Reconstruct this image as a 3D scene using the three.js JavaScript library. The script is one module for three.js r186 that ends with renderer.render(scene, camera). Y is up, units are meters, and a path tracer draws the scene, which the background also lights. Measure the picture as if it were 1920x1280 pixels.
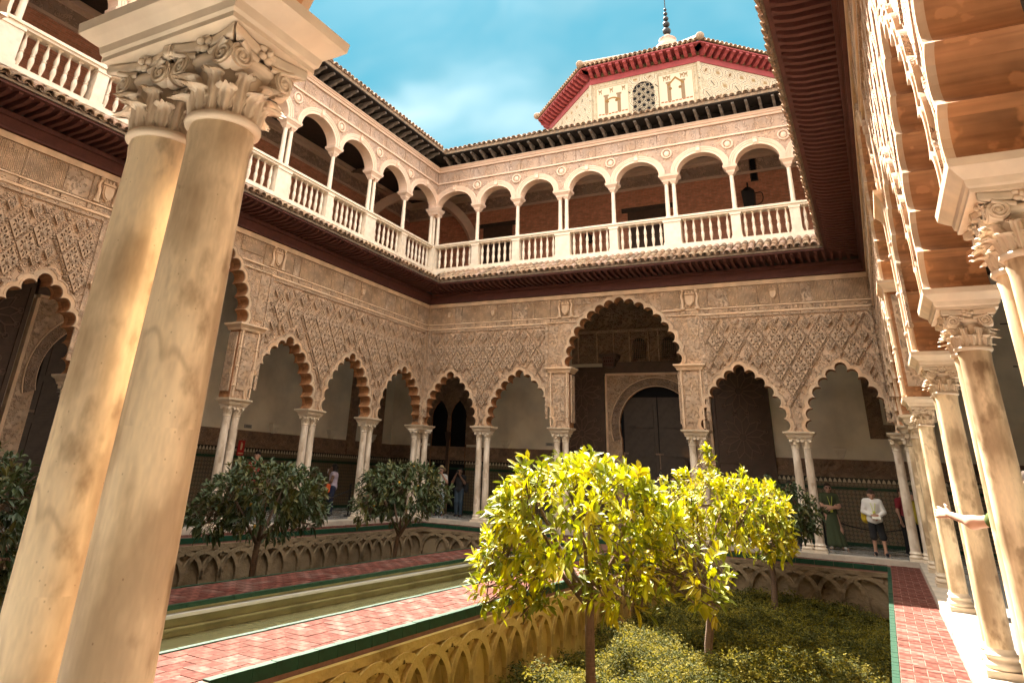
import * as THREE from 'three';
import { mergeGeometries } from 'three/addons/utils/BufferGeometryUtils.js';
import { MarchingCubes } from 'three/addons/objects/MarchingCubes.js';

// ---------------------------------------------------------------- camera, sky, sun, exposure
const W = 15.78, NZ = 21.8;                                   // courtyard width (x) and length (z)
const scene = new THREE.Scene();
const camera = new THREE.PerspectiveCamera(2 * Math.atan(640 / 1289.9) * 180 / Math.PI, 1.5, 0.05, 900);
camera.position.set(15.006, 1.6, 23.227);
camera.rotation.set(0.4042, 0.5211, 0.0514, 'YXZ');
camera.setViewOffset(1920, 1280, 77.45, 310.04, 1920, 1280);  // the photograph is a crop: the lens axis lies above its middle
const renderer = new THREE.WebGLRenderer({ antialias: true });
renderer.toneMapping = THREE.LinearToneMapping;
renderer.toneMappingExposure = 17;
renderer.shadowMap.enabled = true;
const SUN = new THREE.Vector3(-0.49, 1, -0.497).normalize();
const sun = new THREE.DirectionalLight(new THREE.Color(1, 0.9, 0.76), 2.0);
sun.position.copy(SUN).multiplyScalar(60).add(new THREE.Vector3(8, 0, 11));
sun.target.position.set(8, 0, 11);
sun.castShadow = true; sun.shadow.mapSize.set(4096, 4096); sun.shadow.radius = 1;
Object.assign(sun.shadow.camera, { left: -30, right: 30, top: 30, bottom: -30, near: 1, far: 140 });
scene.add(sun, sun.target);

// ---------------------------------------------------------------- small helpers
function rngOf(s) { return () => { s = (s + 0x6d2b79f5) | 0; let t = Math.imul(s ^ (s >>> 15), 1 | s); t = (t + Math.imul(t ^ (t >>> 7), 61 | t)) ^ t; return ((t ^ (t >>> 14)) >>> 0) / 4294967296; }; }
const rnd = rngOf(7), R = (a, b) => a + (b - a) * rnd(), PI = Math.PI, { clamp, lerp, smoothstep } = THREE.MathUtils;
const V = (x, y, z) => new THREE.Vector3(x, y, z);
const HASH = new Float32Array(65536); { const r = rngOf(99); for (let i = 0; i < 65536; i++) HASH[i] = r(); }
const h2 = (x, y) => { let k = Math.imul(x, 374761393) + Math.imul(y, 668265263) | 0; k = Math.imul(k ^ (k >>> 13), 1274126177); return HASH[(k ^ (k >>> 16)) & 65535]; };
function vnoise(x, y, p) {                                    // value noise, repeats every p cells
  const xi = Math.floor(x), yi = Math.floor(y), fx = x - xi, fy = y - yi, w = (i) => ((i % p) + p) % p;
  const sx = fx * fx * (3 - 2 * fx), sy = fy * fy * (3 - 2 * fy), x0 = w(xi), x1 = w(xi + 1), y0 = w(yi), y1 = w(yi + 1);
  return lerp(lerp(h2(x0, y0), h2(x1, y0), sx), lerp(h2(x0, y1), h2(x1, y1), sx), sy);
}
function fbm(u, v, p, oct = 4) { let s = 0, a = 0.5, n = 0; for (let i = 0; i < oct; i++) { s += a * vnoise(u * p + i * 17, v * p + i * 5, p); n += a; a *= 0.5; p *= 2; } return s / n; }
const repeats = (t, sx, sy = sx) => { t.wrapS = t.wrapT = THREE.RepeatWrapping; t.repeat.set(1 / sx, 1 / sy); t.magFilter = THREE.LinearFilter; t.minFilter = THREE.LinearFilter; t.needsUpdate = true; return t; };
function pixels(w, h, fn, sx, sy, srgb = false) {             // fn(u, v) gives [r, g, b] in 0..1
  const d = new Uint8Array(w * h * 4);
  for (let y = 0; y < h; y++) for (let x = 0; x < w; x++) { const c = fn(x / w, y / h), i = (y * w + x) * 4; d[i] = clamp(c[0], 0, 1) * 255; d[i + 1] = clamp(c[1], 0, 1) * 255; d[i + 2] = clamp(c[2], 0, 1) * 255; d[i + 3] = 255; }
  const t = new THREE.DataTexture(d, w, h); if (srgb) t.colorSpace = THREE.SRGBColorSpace; return repeats(t, sx, sy);
}
const grey = (w, h, fn, sx, sy) => pixels(w, h, (u, v) => { const g = fn(u, v); return [g, g, g]; }, sx, sy);
function canvasOf(w, h, draw) { const c = document.createElement('canvas'); c.width = w; c.height = h; const g = c.getContext('2d'); draw(g, w, h); return c; }
function sampler(c) { const d = c.getContext('2d').getImageData(0, 0, c.width, c.height).data, w = c.width, h = c.height; return (u, v) => d[((Math.floor((1 - v) * h) % h) * w + (Math.floor(u * w) % w)) * 4] / 255; }
const canvasTex = (c, sx, sy, srgb = true) => { const t = new THREE.CanvasTexture(c); if (srgb) t.colorSpace = THREE.SRGBColorSpace; return repeats(t, sx, sy); };
const M = {};
function mat(name, color, o = {}) { const m = new (o.transmission || o.clearcoat || o.specularIntensity !== undefined ? THREE.MeshPhysicalMaterial : THREE.MeshStandardMaterial)({ roughness: 0.85, ...o }); m.color.setRGB(...color); m.name = name; m.side = THREE.DoubleSide; return (M[name] = m); }

// geometry: everything becomes position + normal + uv, not indexed, so that it can be merged
function plain(g) { if (g.index) g = g.toNonIndexed(); if (!g.attributes.normal) g.computeVertexNormals(); for (const k of Object.keys(g.attributes)) if (!['position', 'normal', 'uv'].includes(k)) g.deleteAttribute(k); if (!g.attributes.uv) planar(g); g.clearGroups?.(); return g; }
function planar(g) {                                          // uv in metres along the plane that each face lies nearest to
  const p = g.attributes.position, n = g.attributes.normal, uv = new Float32Array(p.count * 2);
  for (let i = 0; i < p.count; i++) {
    const x = Math.abs(n.getX(i)), y = Math.abs(n.getY(i)), z = Math.abs(n.getZ(i));
    uv[2 * i] = x > y && x > z ? p.getZ(i) : p.getX(i); uv[2 * i + 1] = y >= x && y > z ? p.getZ(i) : p.getY(i);
  }
  g.setAttribute('uv', new THREE.BufferAttribute(uv, 2)); return g;
}
const merge = (list) => mergeGeometries(list.map(plain));
const moved = (g, x, y, z, ry = 0, rx = 0, rz = 0) => { const m = new THREE.Matrix4().makeRotationFromEuler(new THREE.Euler(rx, ry, rz, 'YXZ')).setPosition(x, y, z); g = g.clone(); g.applyMatrix4(m); return g; };
function box(x0, x1, y0, y1, z0, z1) { const g = new THREE.BoxGeometry(x1 - x0, y1 - y0, z1 - z0).translate((x0 + x1) / 2, (y0 + y1) / 2, (z0 + z1) / 2); return planar(g.toNonIndexed()); }
function extrude(pts, depth, z0 = 0, holes = []) {
  const s = new THREE.Shape(pts.map(([x, y]) => new THREE.Vector2(x, y)));
  for (const h of holes) s.holes.push(new THREE.Path(h.map(([x, y]) => new THREE.Vector2(x, y))));
  return new THREE.ExtrudeGeometry(s, { depth, bevelEnabled: false }).translate(0, 0, z0);
}
function stack(levels, cx = 0, cz = 0) {                      // a block with a rectangular plan whose sides follow a profile: [y, half x, half z]
  const p = [], q = (a, b, c, d) => p.push(...a, ...b, ...c, ...a, ...c, ...d), ring = ([y, x, z]) => [[cx - x, y, cz + z], [cx + x, y, cz + z], [cx + x, y, cz - z], [cx - x, y, cz - z]];
  for (let i = 0; i + 1 < levels.length; i++) { const a = ring(levels[i]), b = ring(levels[i + 1]); for (let k = 0; k < 4; k++) q(a[k], a[(k + 1) % 4], b[(k + 1) % 4], b[k]); }
  const a = ring(levels[0]), b = ring(levels[levels.length - 1]); q(a[3], a[2], a[1], a[0]); q(b[0], b[1], b[2], b[3]);
  const g = new THREE.BufferGeometry(); g.setAttribute('position', new THREE.BufferAttribute(new Float32Array(p), 3)); g.computeVertexNormals(); return planar(g);
}
function lathe(pts, seg, circ) { const g = new THREE.LatheGeometry(pts.map(([r, y]) => new THREE.Vector2(r, y)), seg), uv = g.attributes.uv, p = g.attributes.position; for (let i = 0; i < uv.count; i++) uv.setXY(i, uv.getX(i) * (circ || 1), p.getY(i)); return g; }
function tube(points, r, seg = 8, rad = 5) { return new THREE.TubeGeometry(new THREE.CatmullRomCurve3(points), seg, r, rad); }
function taper(points, r0, r1, seg = 8, rad = 6) { const c = new THREE.CatmullRomCurve3(points), g = new THREE.TubeGeometry(c, seg, 1, rad), p = g.attributes.position, v = V(); for (let i = 0; i < p.count; i++) { const t = Math.floor(i / (rad + 1)) / seg, o = c.getPointAt(t), r = lerp(r0, r1, t); v.fromBufferAttribute(p, i).sub(o).multiplyScalar(r).add(o); p.setXYZ(i, v.x, v.y, v.z); } return g; }

const used = new Map();
function numbered(n) { const k = used.get(n) || 0; used.set(n, k + 1); return k ? n + '_' + String(k).padStart(3, '0') : n; }
function tag(o, label, category, group, kind) { if (label) o.userData.label = label; if (category) o.userData.category = category; if (group) o.userData.group = group; if (kind) o.userData.kind = kind; return o; }
function thing(name, label, category, pos = [0, 0, 0], turn = 0, group, kind) { const o = new THREE.Group(); o.name = numbered(name); o.position.set(...pos); o.rotation.y = turn; scene.add(o); return tag(o, label, category, group, kind); }
function part(parent, name, geo, m, pos, turn) { const o = new THREE.Mesh(geo, m); o.name = parent === scene ? numbered(name) : name; o.castShadow = o.receiveShadow = true; if (pos) o.position.set(...pos); if (turn) o.rotation.y = turn; parent.add(o); return o; }
function sub(parent, name, pos, turn = 0) { const o = new THREE.Group(); o.name = name; if (pos) o.position.set(...pos); o.rotation.y = turn; parent.add(o); return o; }

// ---------------------------------------------------------------- sky: teal blue with thin veil in view, bright cloud added elsewhere for fill
{
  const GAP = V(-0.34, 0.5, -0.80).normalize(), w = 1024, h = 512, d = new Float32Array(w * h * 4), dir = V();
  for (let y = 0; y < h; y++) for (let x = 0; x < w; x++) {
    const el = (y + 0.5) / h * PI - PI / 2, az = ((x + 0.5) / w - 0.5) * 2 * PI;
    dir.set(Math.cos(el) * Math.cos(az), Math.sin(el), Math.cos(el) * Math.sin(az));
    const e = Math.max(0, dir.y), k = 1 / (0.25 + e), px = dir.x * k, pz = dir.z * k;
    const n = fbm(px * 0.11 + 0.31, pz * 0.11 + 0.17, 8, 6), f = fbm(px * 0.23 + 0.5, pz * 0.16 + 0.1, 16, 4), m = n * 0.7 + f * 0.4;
    const wisp = fbm(px * 0.31 + 0.2, pz * 0.19 + 0.7, 16, 6); const open = smoothstep(dir.dot(GAP) + (n - 0.5) * 0.55 + (f - 0.5) * 0.3, 0.62, 0.90);           // clear where the camera looks; unseen cloud beyond is brightened as added fill
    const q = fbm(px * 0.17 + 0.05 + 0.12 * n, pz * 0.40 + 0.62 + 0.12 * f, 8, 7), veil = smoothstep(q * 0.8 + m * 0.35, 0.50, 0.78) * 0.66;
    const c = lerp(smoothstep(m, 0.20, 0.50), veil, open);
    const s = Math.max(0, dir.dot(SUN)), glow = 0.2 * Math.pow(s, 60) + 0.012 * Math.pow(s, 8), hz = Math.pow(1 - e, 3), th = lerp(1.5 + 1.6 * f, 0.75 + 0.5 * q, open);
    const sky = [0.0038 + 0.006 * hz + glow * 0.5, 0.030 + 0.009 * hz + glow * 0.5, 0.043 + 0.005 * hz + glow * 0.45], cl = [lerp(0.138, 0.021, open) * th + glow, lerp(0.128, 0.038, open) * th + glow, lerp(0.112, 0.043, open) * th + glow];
    const i = (y * w + x) * 4; for (let j = 0; j < 3; j++) d[i + j] = dir.y < 0 ? 0.12 : lerp(sky[j], cl[j], c); d[i + 3] = 1;
  }
  const t = new THREE.DataTexture(d, w, h, THREE.RGBAFormat, THREE.FloatType); t.mapping = THREE.EquirectangularReflectionMapping; t.magFilter = THREE.LinearFilter; t.needsUpdate = true;
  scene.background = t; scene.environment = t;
}

// ---------------------------------------------------------------- materials
const N = (p, o = 4) => (u, v) => fbm(u, v, p, o);
const plasterBump = grey(256, 256, (u, v) => 0.6 * fbm(u, v, 24, 4) + 0.4 * fbm(u, v, 6, 3), 1);
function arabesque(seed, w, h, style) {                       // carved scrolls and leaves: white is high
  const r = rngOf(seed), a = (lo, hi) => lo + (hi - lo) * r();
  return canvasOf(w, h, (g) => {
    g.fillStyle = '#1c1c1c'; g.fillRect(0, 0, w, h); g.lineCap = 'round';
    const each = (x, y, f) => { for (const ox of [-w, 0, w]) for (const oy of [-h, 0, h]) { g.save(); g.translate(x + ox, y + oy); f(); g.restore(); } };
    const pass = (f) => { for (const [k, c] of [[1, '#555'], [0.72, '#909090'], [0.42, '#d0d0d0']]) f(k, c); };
    const n = style === 'script' ? 70 : 150, items = [];
    for (let i = 0; i < n; i++) items.push([a(0, w), a(0, h), a(0, 6.28), a(0.6, 1.25) * (style === 'fine' ? 0.7 : 1), r()]);
    pass((k, c) => {
      g.strokeStyle = g.fillStyle = c;
      for (const [x, y, t, s, q] of items) each(x, y, () => {
        g.rotate(t); g.scale(s, s); g.lineWidth = 9 * k; g.beginPath();
        if (q < 0.45) { for (let j = 0; j < 26; j++) { const th = j * 0.34, rr = 2 + j * 0.95; g.lineTo(Math.cos(th) * rr, Math.sin(th) * rr); } g.stroke(); }
        else if (q < 0.85) { for (const m of [-1, 0, 1]) { g.beginPath(); g.ellipse(Math.sin(m * 0.8) * 13, -Math.cos(m * 0.8) * 13, 5.5 * k, 13 * k, m * 0.8, 0, 6.3); g.fill(); } }
        else { g.arc(0, 0, 9 * k, 0, 6.3); g.fill(); }
      });
      if (style === 'script') for (let i = 0; i < 34; i++) { const x = (i + 0.5) * w / 34; g.lineWidth = 8 * k; g.beginPath(); g.moveTo(x, h * (0.2 + 0.2 * h2(i, 3))); g.lineTo(x + 6 * h2(i, 9), h * (0.7 + 0.1 * h2(i, 5))); if (h2(i, 8) > 0.5) g.quadraticCurveTo(x + 14, h * 0.85, x + 22, h * 0.68); g.stroke(); }
    });
  });
}
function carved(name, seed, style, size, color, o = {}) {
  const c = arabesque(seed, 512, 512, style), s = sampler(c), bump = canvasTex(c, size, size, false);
  const map = pixels(512, 512, (u, v) => { const n = fbm(u, v, 5, 5), k = 0.55 + 0.62 * s(u, v) * (o.recessShade ?? 1) + (n - 0.5) * (o.blot ?? 0.7) + (h2(Math.floor(u * 512), Math.floor(v * 512)) - 0.5) * 0.1, t = fbm(u + 0.3, v, 3, 4) - 0.5; return [0.88 * k + t * 0.1, 0.86 * k, 0.84 * k - t * 0.14]; }, size);  // hollows darkened by carving height: relief shade painted into the colour
  const { recessShade, blot, ...rest } = o; return mat(name, color, { map, bumpMap: bump, bumpScale: 0.045, roughness: 0.9, ...rest });
}
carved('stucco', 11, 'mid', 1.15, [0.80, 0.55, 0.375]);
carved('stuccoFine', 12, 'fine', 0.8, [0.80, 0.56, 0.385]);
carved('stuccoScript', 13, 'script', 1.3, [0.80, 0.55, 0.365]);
carved('upperRelief', 14, 'mid', 1.5, [0.82, 0.59, 0.46], { bumpScale: 0.04, recessShade: 0.9, blot: 0.35 });
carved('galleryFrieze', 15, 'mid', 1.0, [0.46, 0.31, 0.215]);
const mottled = (p, lo, hi, sx, sy, w = 256, tint = 0) => pixels(w, w, (u, v) => { const n = fbm(u, v, p, 5), k = lerp(lo, hi, n), t = (fbm(u + 0.4, v + 0.2, 3, 3) - 0.5) * tint; return [k + t, k, k - t]; }, sx, sy);
mat('archStone', [0.64, 0.44, 0.29], { map: mottled(6, 0.55, 1.15, 1.5, 1.5, 256, 0.25), bumpMap: plasterBump, bumpScale: 0.01 });
mat('plainStucco', [0.74, 0.52, 0.35], { map: mottled(6, 0.62, 1.15, 1.5, 1.5, 256, 0.2), bumpMap: plasterBump, bumpScale: 0.006 });
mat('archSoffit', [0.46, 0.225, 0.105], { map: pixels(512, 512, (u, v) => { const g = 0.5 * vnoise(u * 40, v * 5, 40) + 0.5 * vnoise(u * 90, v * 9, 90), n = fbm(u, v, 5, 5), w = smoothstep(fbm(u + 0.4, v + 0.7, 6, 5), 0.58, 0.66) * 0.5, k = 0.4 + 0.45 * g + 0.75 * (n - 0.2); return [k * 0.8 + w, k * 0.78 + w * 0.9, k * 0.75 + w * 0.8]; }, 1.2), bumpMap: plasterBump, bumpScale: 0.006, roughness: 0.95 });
mat('upperStone', [0.80, 0.59, 0.46], { map: mottled(5, 0.75, 1.08, 1.7, 1.7, 256, 0.12), bumpMap: plasterBump, bumpScale: 0.004 });
mat('cream', [0.88, 0.81, 0.68], { map: mottled(4, 0.6, 1.2, 3.1, 3.1, 256, 0.1), bumpMap: plasterBump, bumpScale: 0.005 });
function marble(name, base, dark, amount, vein) {
  const map = pixels(512, 1024, (u, v) => {
    const st = fbm(u, v, 4, 2) * 0.45 + fbm(u + 0.5, v * 2, 4, 6) * 0.7 + 0.10 * (vnoise(u * 36, v * 5, 36) - 0.5), b = smoothstep(st, 0.40, 0.76) * amount;
    const blot = smoothstep(fbm(u + 0.37, v * 2 + 0.1, 5, 6), 0.56, 0.72) * amount, wv = v * 4 + 1.6 * fbm(u + 0.15, v, 2, 4), ring = (1 - smoothstep(Math.abs(wv - Math.round(wv) + 0.08 * (fbm(u + 0.2, v, 6, 3) - 0.5)), 0, 0.03)) * smoothstep(fbm(u + 0.8, v + 0.3, 3, 3), 0.56, 0.72) * vein;
    const spot = h2(Math.floor(u * 170), Math.floor(v * 560)) > 0.9988 ? 0.3 : 0, k = clamp(b * 0.62 + blot * 0.5 + ring * 0.5 + spot, 0, 1), n = 0.975 + 0.05 * vnoise(u * 110, v * 90, 110);
    return [0, 1, 2].map((i) => lerp(base[i], dark[i], k) * n);
  }, 1, 2.5, true);
  mat(name, [1, 1, 1], { map, roughness: 0.5 });
}
marble('marbleWarm', [0.93, 0.84, 0.70], [0.50, 0.40, 0.295], 1, 0.5);
marble('marbleCool', [0.88, 0.83, 0.77], [0.56, 0.47, 0.38], 0.7, 0.45);
mat('marbleTrim', [0.72, 0.58, 0.43], { map: mottled(5, 0.62, 1.12, 0.8, 0.8, 256, 0.12), roughness: 0.55, bumpMap: plasterBump, bumpScale: 0.002 });
mat('whiteMarble', [0.82, 0.71, 0.58], { map: mottled(7, 0.72, 1.06, 0.9, 0.9, 256, 0.06), roughness: 0.5, bumpMap: plasterBump, bumpScale: 0.003 });
mat('kerbStone', [0.56, 0.49, 0.41], { map: mottled(7, 0.62, 1.12, 0.9, 0.9, 256, 0.1), roughness: 0.6, bumpMap: plasterBump, bumpScale: 0.003 });
mat('floorMarble', [0.50, 0.49, 0.47], { map: mottled(6, 0.7, 1.1, 1.4, 1.4), roughness: 0.16 });
mat('brick', [1.45, 1.35, 1.3], (() => {
  const f = (u, v) => { const row = Math.floor(v * 16), x = u * 4 + (row % 2) * 0.5, fy = v * 16 % 1, fx = x % 1; return [fy < 0.16 || fx < 0.04, h2(Math.floor(x) % 4, row)]; };
  return { map: pixels(512, 512, (u, v) => { const [m, t] = f(u, v), n = 0.75 + 0.5 * fbm(u, v, 10, 4); return m ? [0.42 * n, 0.30 * n, 0.23 * n] : [(0.36 + 0.13 * t) * n, (0.16 + 0.07 * t) * n, (0.10 + 0.05 * t) * n]; }, 1.05, 1.05), bumpMap: grey(512, 512, (u, v) => (f(u, v)[0] ? 0.2 : 0.7 + 0.3 * fbm(u, v, 20, 3)), 1.05), bumpScale: 0.01 };
})());
const grain = grey(256, 256, (u, v) => fbm(u, v * 8, 4, 5), 0.6, 0.3);
mat('redWood', [0.112, 0.034, 0.027], { map: mottled(5, 0.5, 1.3, 0.7, 0.7, 256, 0.1), bumpMap: grain, bumpScale: 0.004, roughness: 0.75 });
mat('redPaint', [0.22, 0.032, 0.036], { map: mottled(5, 0.7, 1.2, 0.9, 0.9), roughness: 0.8 });
mat('darkWood', [0.055, 0.038, 0.028], { map: mottled(6, 0.5, 1.4, 0.6, 0.6), bumpMap: grain, bumpScale: 0.004, roughness: 0.7 });
mat('eaveWood', [0.022, 0.019, 0.018], { map: mottled(6, 0.5, 1.4, 0.6, 0.6), roughness: 0.9, specularIntensity: 0.2 });
mat('greyWood', [0.16, 0.14, 0.125], { map: mottled(6, 0.5, 1.3, 0.4, 0.4), bumpMap: grain, bumpScale: 0.004 });
mat('doorWood', [0.085, 0.05, 0.034], { map: mottled(6, 0.6, 1.3, 0.6, 0.6), bumpMap: grain, bumpScale: 0.004, roughness: 0.65 });
mat('doorRib', [0.17, 0.10, 0.068], { roughness: 0.6 });
for (const [k, c] of [['A', [0.40, 0.26, 0.17]], ['B', [0.46, 0.33, 0.22]], ['C', [0.27, 0.19, 0.13]], ['D', [0.50, 0.34, 0.26]]]) mat('clay' + k, c, { map: mottled(7, 0.35, 1.3, 0.35, 0.35, 128, 0.25), bumpMap: plasterBump, bumpScale: 0.006, roughness: 0.95 });
const pave = pixels(256, 256, (u, v) => { const n = fbm(u, v, 9, 5), k = 0.45 + 0.55 * n + 0.9 * smoothstep(fbm(u + 0.3, v + 0.6, 12, 4), 0.5, 0.7), w = smoothstep(n, 0.5, 0.75) * 0.25; return [k * 0.8, k * 0.8 + w * 0.35, k * 0.8 + w * 0.35]; }, 0.9);
for (const [k, c] of [['A', [0.16, 0.060, 0.046]], ['B', [0.185, 0.080, 0.064]], ['C', [0.14, 0.046, 0.035]], ['D', [0.19, 0.095, 0.078]]]) mat('paving' + k, c, { map: pave, bumpMap: plasterBump, bumpScale: 0.003, roughness: 0.85, specularIntensity: 0.15 });
mat('mortar', [0.24, 0.125, 0.095], { map: mottled(8, 0.7, 1.2, 0.5, 0.5) });
mat('greenGlaze', [0.012, 0.055, 0.030], { map: mottled(6, 0.5, 1.4, 0.3, 0.3), roughness: 0.5, specularIntensity: 0.5 });
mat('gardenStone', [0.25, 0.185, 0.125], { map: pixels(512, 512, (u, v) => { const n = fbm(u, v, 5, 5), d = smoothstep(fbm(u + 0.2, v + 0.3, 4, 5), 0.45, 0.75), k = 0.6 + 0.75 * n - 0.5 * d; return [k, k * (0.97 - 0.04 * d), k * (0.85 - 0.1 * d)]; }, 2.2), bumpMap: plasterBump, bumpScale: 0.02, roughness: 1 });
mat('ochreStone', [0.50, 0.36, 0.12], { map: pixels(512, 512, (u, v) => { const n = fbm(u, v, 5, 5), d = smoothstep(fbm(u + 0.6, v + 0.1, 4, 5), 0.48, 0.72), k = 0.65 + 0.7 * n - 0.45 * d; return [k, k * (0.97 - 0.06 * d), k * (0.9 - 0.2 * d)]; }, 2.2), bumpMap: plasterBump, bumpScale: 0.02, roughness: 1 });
mat('soil', [0.07, 0.055, 0.035], { map: mottled(9, 0.5, 1.4, 1, 1), roughness: 1 });
mat('iron', [0.02, 0.02, 0.022], { roughness: 0.55, metalness: 0.6 });
mat('poolWall', [0.40, 0.37, 0.20], { map: mottled(6, 0.5, 1.3, 1.6, 0.9), bumpMap: plasterBump, bumpScale: 0.01, roughness: 0.8 });
mat('paleLedge', [0.62, 0.62, 0.60], { roughness: 0.4 });
mat('flatBlack', [0.012, 0.012, 0.014], { roughness: 0.9, specularIntensity: 0.1 });  // matte black; also painted in for the darkness inside openings and sockets

// ---------------------------------------------------------------- columns and capitals (built once, shared)
function acanthus(h, w, r0, curl, fine) {
  const nu = fine ? 12 : 2, nv = fine ? 18 : 4, p = [], idx = [];
  for (let j = 0; j <= nv; j++) for (let i = 0; i <= nu; i++) {
    const v = j / nv, s = i / nu * 2 - 1, lobe = 1 - 0.42 * Math.abs(Math.sin(v * PI * 3.4)) * Math.abs(s) ** 1.5, wd = w * (0.78 + 0.35 * Math.sin(v * 2.4)) * (v > 0.85 ? 1 - (v - 0.85) * 3.2 : 1) * lobe;
    const t = Math.max(0, v - 0.62) / 0.38, out = r0 + 0.018 * v + curl * t * t, y = h * (v - 0.32 * t * t * t), rib = 0.016 * (1 - Math.abs(s)) + (fine ? 0.011 * Math.cos(s * 9.4) * (0.4 + 0.6 * v) : 0), a = s * wd / (r0 + 0.02);
    p.push(Math.sin(a) * (out + rib), y, Math.cos(a) * (out + rib));
  }
  for (let j = 0; j < nv; j++) for (let i = 0; i < nu; i++) { const a = j * (nu + 1) + i; idx.push(a, a + 1, a + nu + 2, a, a + nu + 2, a + nu + 1); }
  const g = new THREE.BufferGeometry(); g.setAttribute('position', new THREE.BufferAttribute(new Float32Array(p), 3)); g.setIndex(idx); g.computeVertexNormals(); return g;
}
function capital(fine) {                                      // neck ring at y 0, abacus top at 0.285
  const L = [], seg = fine ? 28 : 12;
  L.push(new THREE.TorusGeometry(0.112, 0.017, fine ? 10 : 6, seg).rotateX(PI / 2));
  L.push(lathe([[0.098, 0], [0.1, 0.08], [0.108, 0.16], [0.122, 0.2], [0.112, 0.245]], seg));
  for (let k = 0; k < 8; k++) L.push(moved(acanthus(0.105, 0.037, 0.1, 0.06, fine), 0, 0.012, 0, k * PI / 4));
  for (let k = 0; k < 8; k++) L.push(moved(acanthus(0.175, 0.037, 0.1, 0.062, fine), 0, 0.012, 0, (k + 0.5) * PI / 4));
  L.push(lathe([[0.11, 0.178], [0.135, 0.185], [0.15, 0.2], [0.148, 0.218], [0.128, 0.228]], seg));
  for (let k = 0; k < 4; k++) for (const s of [-1, 1]) {
    const f = [new THREE.CylinderGeometry(0.046, 0.047, 0.036, fine ? 20 : 10).rotateX(PI / 2)];
    if (fine) { const sp = []; for (let j = 0; j < 34; j++) { const th = j * 0.42 + 1.2, r = 0.043 - j * 0.00122; sp.push(V(Math.cos(th) * r * s, Math.sin(th) * r, 0.02)); } f.push(new THREE.TubeGeometry(new THREE.CatmullRomCurve3(sp), 60, 0.0065, 4), new THREE.SphereGeometry(0.011, 8, 6).translate(0, 0, 0.018)); }
    L.push(moved(moved(merge(f), 0, 0, 0, s * 0.08), s * 0.1 * Math.cos(k * PI / 2) + 0.128 * Math.sin(k * PI / 2), 0.2, -s * 0.1 * Math.sin(k * PI / 2) + 0.128 * Math.cos(k * PI / 2), k * PI / 2));
    L.push(moved(taper([V(s * 0.03, 0.222, 0.14), V(s * 0.08, 0.232, 0.143), V(s * 0.125, 0.243, 0.16)], 0.014, 0.012, 4, 5), 0, 0, 0, k * PI / 2));
  }
  const ab = []; for (let k = 0; k < 4; k++) for (let j = 0; j <= 8; j++) { const t = j / 8 * 2 - 1, x = t * 0.16, z = 0.17 - 0.036 * (1 - t * t), c = Math.cos(k * PI / 2), s = Math.sin(k * PI / 2); ab.push([x * c - z * s, -(x * s + z * c)]); }
  L.push(new THREE.ExtrudeGeometry(new THREE.Shape(ab.reverse().map(([x, y]) => new THREE.Vector2(x, y))), { depth: 0.022, bevelEnabled: true, bevelSize: 0.012, bevelThickness: 0.01, bevelSegments: fine ? 3 : 1 }).rotateX(-PI / 2).translate(0, 0.253, 0));
  for (let k = 0; k < 4; k++) { const f = [new THREE.SphereGeometry(0.014, 8, 6).translate(0, 0, 0.02)]; for (let j = 0; j < 5; j++) f.push(new THREE.SphereGeometry(0.02, 8, 6).scale(1, 0.75, 0.6).translate(Math.cos(j * 1.257) * 0.024, Math.sin(j * 1.257) * 0.024, 0.006)); L.push(moved(moved(merge(f), 0, 0.262, 0.142), 0, 0, 0, k * PI / 2)); }
  return planar(merge(L));
}
const CAP = { fine: capital(true), low: capital(false) };
const BASE = merge([box(-0.165, 0.165, 0, 0.065, -0.165, 0.165), lathe([[0.0, 0.065], [0.155, 0.066], [0.165, 0.09], [0.16, 0.118], [0.142, 0.13], [0.132, 0.145], [0.132, 0.16], [0.145, 0.168], [0.152, 0.182], [0.145, 0.197], [0.128, 0.203], [0.124, 0.225], [0.118, 0.245]], 28)]);
const SHAFT = lathe([[0.118, 0.24], [0.116, 0.7], [0.113, 1.4], [0.107, 2.1], [0.104, 2.56], [0.11, 2.6], [0.104, 2.645]], 32, 1);
const SHAFTS = [0, 0.41, 0.83, 1.27, 1.68, 2.11].map((d) => { const g = SHAFT.clone(), uv = g.attributes.uv; for (let i = 0; i < uv.count; i++) uv.setY(i, uv.getY(i) + d); return g; }); let shaftCount = 0;
const COL_TOP = 2.645 + 0.285;
function column(parent, u, w, m, fine, turn) { const c = sub(parent, 'column', [u, 0, w]); part(c, 'base', BASE, m === M.marbleWarm ? M.marbleTrim : M.whiteMarble); part(c, 'shaft', SHAFTS[shaftCount++ % 6], m, null, turn ?? R(0, 6.28)); part(c, 'capital', fine ? CAP.fine : CAP.low, m === M.marbleWarm ? M.marbleTrim : M.whiteMarble, [0, 2.645, 0]); return c; }
const UPSHAFT = merge([lathe([[0.11, 0], [0.11, 0.03], [0.1, 0.06], [0.078, 0.085], [0.076, 0.5], [0.066, 1.2], [0.073, 1.22], [0.066, 1.24], [0.07, 1.27], [0.095, 1.36]], 14, 1)]);
const UPCAP = stack([[1.27, 0.075, 0.075], [1.33, 0.1, 0.1], [1.36, 0.11, 0.11]]);
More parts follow.
